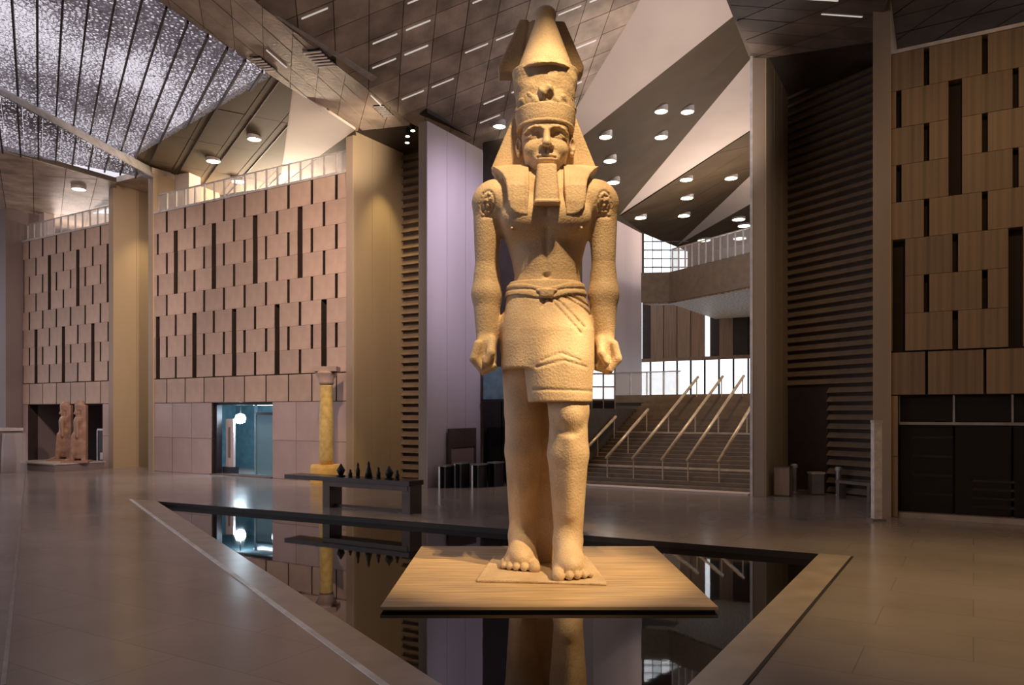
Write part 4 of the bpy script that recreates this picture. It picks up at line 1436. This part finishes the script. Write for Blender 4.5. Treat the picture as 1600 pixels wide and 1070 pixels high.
def statue_head():
    V = Vox((-.75, -1.0, 7.5), (.75, .7, 9.1), 0.0125)
    V.add(*ell((0, .02, 8.50), (.475, .56, .60)))
    V.add(*ell((0, -.16, 8.18), (.40, .42, .42)), k=.12)
    V.add(*ell((0, -.36, 7.93), (.21, .20, .13)), k=.12)                    # chin
    V.add(*cone((0, .05, 7.5), (0, .0, 8.1), .40, .34), k=.10)
    for s in (-1, 1):
        V.add(*ell((s * .25, -.36, 8.22), (.17, .16, .16)), k=.10)           # cheek
    V.add(*ell((0, -.30, 8.66), (.40, .24, .20)), k=.12)                     # forehead
    for s in (-1, 1):
        V.cut(*ell((s * .205, -.62, 8.455), (.17, .17, .095)), k=.04)        # socket
        V.add(*ell((s * .20, -.40, 8.44), (.13, .10, .062)), k=.012)       # eyeball
        # lids and brow
        arc = [(-.14, .0), (-.07, .045), (0, .06), (.07, .045), (.14, .0)]
        for i in range(4):
            (a, za), (b, zb) = arc[i], arc[i + 1]
            V.add(*cone((s * .20 + a, -.485 + abs(a) * .22, 8.44 + za), (s * .20 + b, -.485 + abs(b) * .22, 8.44 + zb), .016, .016), k=.015)
            V.add(*cone((s * .20 + a, -.475 + abs(a) * .22, 8.44 - za * .7), (s * .20 + b, -.475 + abs(b) * .22, 8.44 - zb * .7), .013, .013), k=.015)
        V.add(*cone((s * .34, -.44, 8.44), (s * .44, -.30, 8.43), .018, .012), k=.015)
        br_ = [(.05, 8.565), (.12, 8.60), (.22, 8.61), (.32, 8.585), (.41, 8.53)]
        yy = [-.575, -.565, -.54, -.47, -.37]
        for i in range(4):
            V.add(*cone((s * br_[i][0], yy[i], br_[i][1]), (s * br_[i + 1][0], yy[i + 1], br_[i + 1][1]), .033, .030), k=.025)
    V.add(*cone((0, -.555, 8.54), (0, -.68, 8.255), .052, .082), k=.06)     # nose
    for s in (-1, 1):
        V.add(*ell((s * .085, -.60, 8.225), (.055, .07, .05)), k=.03)
        V.cut(*ell((s * .055, -.655, 8.185), (.025, .035, .025)), k=.01)
    # mouth
    V.add(*ell((0, -.50, 8.02), (.20, .12, .10)), k=.08)
    for s in (-1, 1):
        V.add(*cone((0, -.615, 8.058), (s * .155, -.535, 8.055), .036, .022), k=.02)
    V.add(*cone((-.11, -.585, 7.975), (.11, -.585, 7.975), .042, .042), k=.025)
    V.add(*cone((-.05, -.605, 7.975), (.05, -.605, 7.975), .045, .045), k=.03)
    V.mod(groove([(-.17, 8.022, 0, 8.012), (0, 8.012, .17, 8.022)], .035, .014, -.45), (-.3, -.9, 7.9), (.3, -.4, 8.15))
    V.mod(groove([(0, 8.09, 0, 8.16)], .02, .02, -.45), (-.1, -.9, 8.05), (.1, -.4, 8.2))
    for s in (-1, 1):
        V.add(*ell((s * .515, -.03, 8.40), (.075, .10, .185)), k=.02)        # ear
        V.cut(*ell((s * .545, -.095, 8.43), (.05, .06, .10)), k=.02)
        V.add(*ell((s * .52, -.06, 8.24), (.045, .06, .05)), k=.02)
    V.ax[2] = V.ax[2] + np.float32(HEAD_DZ)
    return V.mesh('head', M['stone'])


def merge(a, b):
    bm = bmesh.new()
    bm.from_mesh(a)
    bm.from_mesh(b)
    bm.to_mesh(a)
    bm.free()
    a.shade_smooth()
    return a


st = empty('colossal_statue', (0.655, 15.1, -0.05))
tag(st, 'giant sandy stone statue of a crowned standing king with one leg forward on a plinth', 'statue')
body = link('body', merge(statue_body(), statue_head()), st)
ST_Z = 0.13
body.location.z = ST_Z * 0


def vox_part(name, V, m=None, parent=st, sm=1):
    return link(name, V.mesh(name, m or M['stone'], sm), parent)


# kilt
V = Vox((-1.05, -1.35, 3.1), (1.15, .85, 5.7), 0.022)
V.add(*stack(KILT_UP, 2.3))
V.add(*stack(KILT_LO, 2.6), k=.10)
V.cut(lambda X, Y, Z: np.maximum(np.maximum(X + .34 + (Z - 3.2) * .12, Z - 3.87) + 0 * Y, Y - .2), (-1.1, -1.4, 3.0), (.2, .9, 4.0))
pl_ = [(.02, 5.22, .62, 4.50), (.10, 5.26, .70, 4.62), (.02, 5.22, -.1, 5.0), (.25, 5.28, .86, 4.9), (.35, 5.3, .88, 5.05)]
V.mod(groove(pl_, .035, .02, .0), (-1, -1.4, 4.3), (1.1, 0, 5.5))
pleats = [(-.35 + .12 * i, 3.62 - .02 * i, .1 + .16 * i, 3.34 + .0 * i) for i in range(0)] + [(-.12, 3.98, .25, 4.12), (.25, 4.12, .6, 3.98), (-.2, 3.86, .3, 3.98), (.3, 3.98, .72, 3.86), (-.25, 3.45, .85, 3.42)]
V.mod(groove(pleats, .022, .02, .0), (-.9, -1.4, 3.2), (1.1, -.2, 4.4))
V.cut(lambda X, Y, Z: (((X - .26) / .50) ** 2 + ((Y + .36) / .55) ** 2) ** .5 * .5 - .5 + np.maximum(0, Z - 3.45), (-.6, -1.3, 3.0), (1.0, .5, 3.7))
kilt = vox_part('kilt', V)
# belt
V = Vox((-.95, -.85, 5.0), (1.0, .8, 5.75), 0.02)
def belt_fn(X, Y, Z):
    z0 = 5.40 - .12 * np.exp(-(X / .35) ** 2) * (Y < 0) + .02 * X
    ring = stack([(r[0], r[1] + .035, r[2] + .035, r[3], r[4]) for r in KILT_UP] + [(5.8, .74, .56, 0, 0)], 2.3)[0](X, Y, Z)
    return np.maximum(ring, np.abs(Z - z0) - .115)
V.add(belt_fn, (-1, -1, 4.9), (1.1, 1, 5.8))
V.mod(groove([(-.8, 5.40, -.3, 5.36), (-.3, 5.36, 0, 5.27), (0, 5.27, .3, 5.36), (.3, 5.36, .8, 5.42)], .03, .016, .0), (-1, -1, 5.0), (1, 0, 5.6))
belt = link('belt', V.mesh('belt', M['stone']), kilt)
V = Vox((-.3, -.95, 5.05), (.35, -.3, 5.5), 0.015)
V.add(*rbox((.0, -.60, 5.27), (.13, .10, .09), .04))
for s in (-1, 1):
    V.add(*cone((0, -.64, 5.28), (s * .17, -.60, 5.33), .05, .035), k=.03)
link('belt_knot', V.mesh('belt_knot', M['stone']), kilt)

# headcloth: band, wings, chest lappets
V = Vox((-1.3, -.85, 6.5), (1.3, .85, 9.2), 0.02)
V.add(*stack([(8.53, .545, .585, 0, .0), (8.68, .565, .60, 0, 0), (8.91, .60, .62, 0, .02)]))
V.add(*stack([(7.9, .52, .24, 0, .30), (8.8, .56, .30, 0, .28)]), k=.05)
wing = poly2([(-.59, 8.98), (.57, 8.98), (.76, 8.5), (1.02, 7.86), (.95, 7.70), (-.97, 7.70), (-1.07, 7.86), (-.80, 8.5)])
V.add(lambda X, Y, Z: np.maximum(wing(X, Z) + 0 * Y, np.abs(Y - .28) - .16), (-1.3, .0, 7.5), (1.3, .6, 9.2))
tors = stack([(r[0], r[1] + .10, r[2] + .10, r[3], r[4]) for r in TORSO])[0]
for s in (-1, 1):
    lp_ = poly2([(s * a, b) for a, b in ((1.05, 7.84), (.34, 7.84), (.33, 7.3), (.36, 6.72), (.50, 6.73), (.61, 6.77), (.69, 6.87), (.73, 7.02), (.745, 7.2), (.77, 7.4), (.83, 7.56), (.93, 7.70))])
    ch = [ell((q_ * .40, -.40, 6.86), (.44 + .09, .24 + .09, .34 + .09))[0] for q_ in (-1, 1)]
    def lap(X, Y, Z):
        yf = np.interp(Z.ravel(), [6.6, 7.0, 7.3, 7.5, 7.65, 7.76, 7.84, 7.9], [-.735, -.72, -.67, -.58, -.47, -.33, -.18, -.05]).astype(np.float32)[None, None, :]
        yf = yf + .25 * np.maximum(np.abs(X) - .62, 0)
        return np.maximum(np.maximum(lp_(X, Z) + 0 * Y, yf - Y), Y - .3)
    V.add(lap, (-1.25, -.85, 6.55), (1.25, .4, 8.05))
    V.mod(groove([(s * .42, 6.78, s * .42, 7.72)], .015, .014, 0), (-1.2, -.85, 6.6), (1.2, .0, 7.9))
neme = vox_part('headcloth', V)
V = Vox((-.75, -.8, 8.43), (.75, .8, 8.68), 0.016)
V.add(lambda X, Y, Z: np.maximum((np.sqrt((X / .565) ** 2 + (Y / .605) ** 2) - 1) * .56, np.abs(Z - 8.565) - .035), (-1, -1, 8.3), (1, 1, 8.75))
link('brow_band', V.mesh('brow_band', M['stone']), neme)

# false beard
V = Vox((-.4, -1.05, 6.75), (.4, -.2, 7.9), 0.016)
V.add(*stack([(6.93, .235, .19, 0, -.70), (7.08, .228, .18, 0, -.69), (7.69, .185, .16, 0, -.56)], 6))
V.add(*stack([(6.90, .25, .205, 0, -.70), (6.97, .25, .205, 0, -.70)], 6))
vox_part('beard', V)

# crown
V = Vox((-.85, -.85, 8.95), (.85, .85, 11.2), 0.02)
V.add(*stack([(9.62, .575, .65, 0, .02), (9.80, .53, .58, 0, .03), (10.30, .35, .37, 0, .05), (10.72, .20, .20, 0, .06), (10.85, .20, .20, 0, .06)]))
V.add(*ell((0, .06, 10.87), (.22, .22, .16)), k=.03)
V.mod(lambda X, Y, Z: .022 * np.sin(9 * X + 3 * Z) * np.sin(11 * Y + 5 * Z) * np.exp(-((Z - 9.66) / .08) ** 2), (-.8, -.8, 9.4), (.8, .8, 10.0))
crown = vox_part('crown', V)
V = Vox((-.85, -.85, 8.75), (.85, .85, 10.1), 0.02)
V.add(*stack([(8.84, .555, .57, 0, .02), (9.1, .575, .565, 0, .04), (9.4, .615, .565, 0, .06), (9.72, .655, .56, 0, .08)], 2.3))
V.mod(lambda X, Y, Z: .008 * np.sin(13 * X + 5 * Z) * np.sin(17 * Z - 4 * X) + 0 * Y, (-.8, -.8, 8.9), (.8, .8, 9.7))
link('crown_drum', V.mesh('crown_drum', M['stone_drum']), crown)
# worn band with a broken serpent stump
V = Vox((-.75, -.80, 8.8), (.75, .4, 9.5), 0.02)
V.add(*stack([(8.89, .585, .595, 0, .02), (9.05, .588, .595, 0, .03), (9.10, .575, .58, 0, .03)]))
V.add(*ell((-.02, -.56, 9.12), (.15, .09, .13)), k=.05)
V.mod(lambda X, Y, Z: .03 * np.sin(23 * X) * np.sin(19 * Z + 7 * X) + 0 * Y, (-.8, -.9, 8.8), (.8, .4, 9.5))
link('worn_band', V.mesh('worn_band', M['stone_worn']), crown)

# back pillar
V = Vox((-1.0, .1, 0), (1.0, 1.2, 11.2), 0.03)
V.add(*rbox((0, .72, 4.6), (.48, .30, 4.7), .03))
top = poly2([(-.92, 9.84), (.74, 9.84), (.80, 9.95), (.40, 10.88), (-.50, 10.92), (-.94, 9.95)])
V.add(lambda X, Y, Z: np.maximum(top(X, Z) + 0 * Y, np.abs(Y - .50) - .20), (-1.1, .1, 9.6), (1.1, 1.0, 11.1))
V.mod(lambda X, Y, Z: .03 * (np.abs(X + .38 + (Z - 10.4) * -.15) < .03) * (Y < .5) * (Z > 9.9), (-1, .1, 9.8), (1, .9, 11))
vox_part('back_pillar', V)

# base slab
V = Vox((-1.5, -1.75, -.02), (1.5, 1.3, .26), 0.022)
bp2 = poly2([(-1.30, -1.28), (.15, -1.42), (1.02, -1.55), (1.02, -1.30), (.92, 1.1), (-1.05, 1.1)])
V.add(lambda X, Y, Z: np.maximum(bp2(X, Y) + 0 * Z, Z - .055 - .012 * np.sin(3 * X + 2 * Y)), (-1.6, -1.8, -.1), (1.6, 1.4, .3))
bs = vox_part('base_slab', V)
for ch_ in st.children:
    if ch_.name != 'base_slab':
        ch_.location.z = 0.035

# plinth over the water
pn = empty('statue_plinth', (0.585, 14.84, -0.05))
tag(pn, 'square honey-coloured plinth under the giant statue, standing over the pool', 'plinth')
npl = 11
for k in range(npl):
    y0, y1 = -2.76 + 5.52 * k / npl, -2.76 + 5.52 * (k + 1) / npl
    MB().box((-2.66, y0 + 0.003, -0.05), (2.66, y1 - 0.003, -0.001)).build('board', M['plinth'], pn)
MB().box((-2.62, -2.72, -0.40), (2.62, 2.72, -0.052)).build('skirt', M['pool_wall'], pn)

# ------------------------------------------------------------------ two small statues at far left
def king_small(tall, wide):
    V = Vox((-.9, -.5, 0), (.9, .5, 3.4), 0.035)
    h = tall
    V.add(*stack([(0.18, .20, .20, .0, 0), (.9, .23, .24, .0, 0), (1.5, .28, .30, 0, 0), (1.75, .26, .30, .0, 0), (2.15, .27, .40, 0, 0), (2.35, .22, .38, .02, 0), (2.42, .12, .15, 0, 0)]), k=.05)
    V.add(*cone((-.02, 0, 2.35), (-.03, 0, 2.6), .13, .15), k=.06)
    V.add(*ell((-.04, 0, 2.62), (.19, .16, .21)), k=.04)
    V.add(*cone((-.20, 0, 2.60), (-.25, 0, 2.55), .04, .05), k=.03)
    V.add(*stack([(2.70, .21, .19, 0, 0), (3.0, .25, .22, .02, 0), (h, .17, .15, .04, 0)]), k=.03)
    V.add(*cone((.12, 0, 2.75), (.20, 0, 2.2), .10, .08), k=.05)
    for s in (-1, 1):
        V.add(*cone((0, s * .37, 2.2), (.02, s * .40, 1.35), .10, .075), k=.04)
        V.add(*cone((-.06 - .12 * (s < 0), s * .13, 1.4), (-.10 - .22 * (s < 0), s * .13, .2), .16, .11), k=.05)
        V.add(*cone((-.10 - .22 * (s < 0), s * .13, .12), (-.38 - .22 * (s < 0), s * .13, .09), .11, .08), k=.05)
    V.add(*rbox((.24, 0, 1.5), (.12, .22, 1.5), .02))
    return V


for px, D, tall, m, lab in ((101, 41.6, 3.18, M['red_stone'], 'small reddish striding statue at far left, the left of the two'), (124, 40.2, 3.22, M['red_stone'], 'small reddish striding statue at far left, the right of the two')):
    sroot = empty('small_statue', at_floor(px, D) + Vector((0, 0, 0.42)), 0.25)
    tag(sroot, lab, 'statue', 'two small statues at far left')
    link('figure', king_small(tall, 1).mesh('figure', m), sroot)
    MB().box((-.75, -.45, -.0), (.5, .45, .10)).build('foot_slab', m, sroot)
dp = empty('display_plinth', at_floor(92, 41.0), ROTU)
tag(dp, 'long low plinth carrying the two small statues at far left', 'plinth')
MB().box((-2.3, -1.3, 0), (2.0, 1.3, .36)).build('body', M['mauve'], dp)
MB().box((-2.35, -1.35, .36), (2.05, 1.35, .42)).build('top', M['trim'], dp)
pb = empty('alcove_case', FA(-5.3, 1.2, 0), ROTU)
tag(pb, 'black display case with pale frame behind the small statues', 'case')
MB().box((-.8, -.3, .1), (.8, .3, 2.0)).build('body', M['black'], pb)
MB().box((-.85, -.33, 2.0), (.85, .33, 2.1)).build('top', M['trim'], pb)
MB().box((-.88, -.34, .0), (-.8, -.28, 2.0)).build('frame', M['trim'], pb)
MB().box((-.5, -.36, .35), (.2, -.32, .75)).build('caption_plate', M['trim'], pb)
spot('alcove_spot', FA(-8.0, -2.0, 6.0), at_floor(110, 41.0) + Vector((0, 0, 1.6)), 250, (1.0, 0.75, 0.5), 45, 0.8, 0.1)
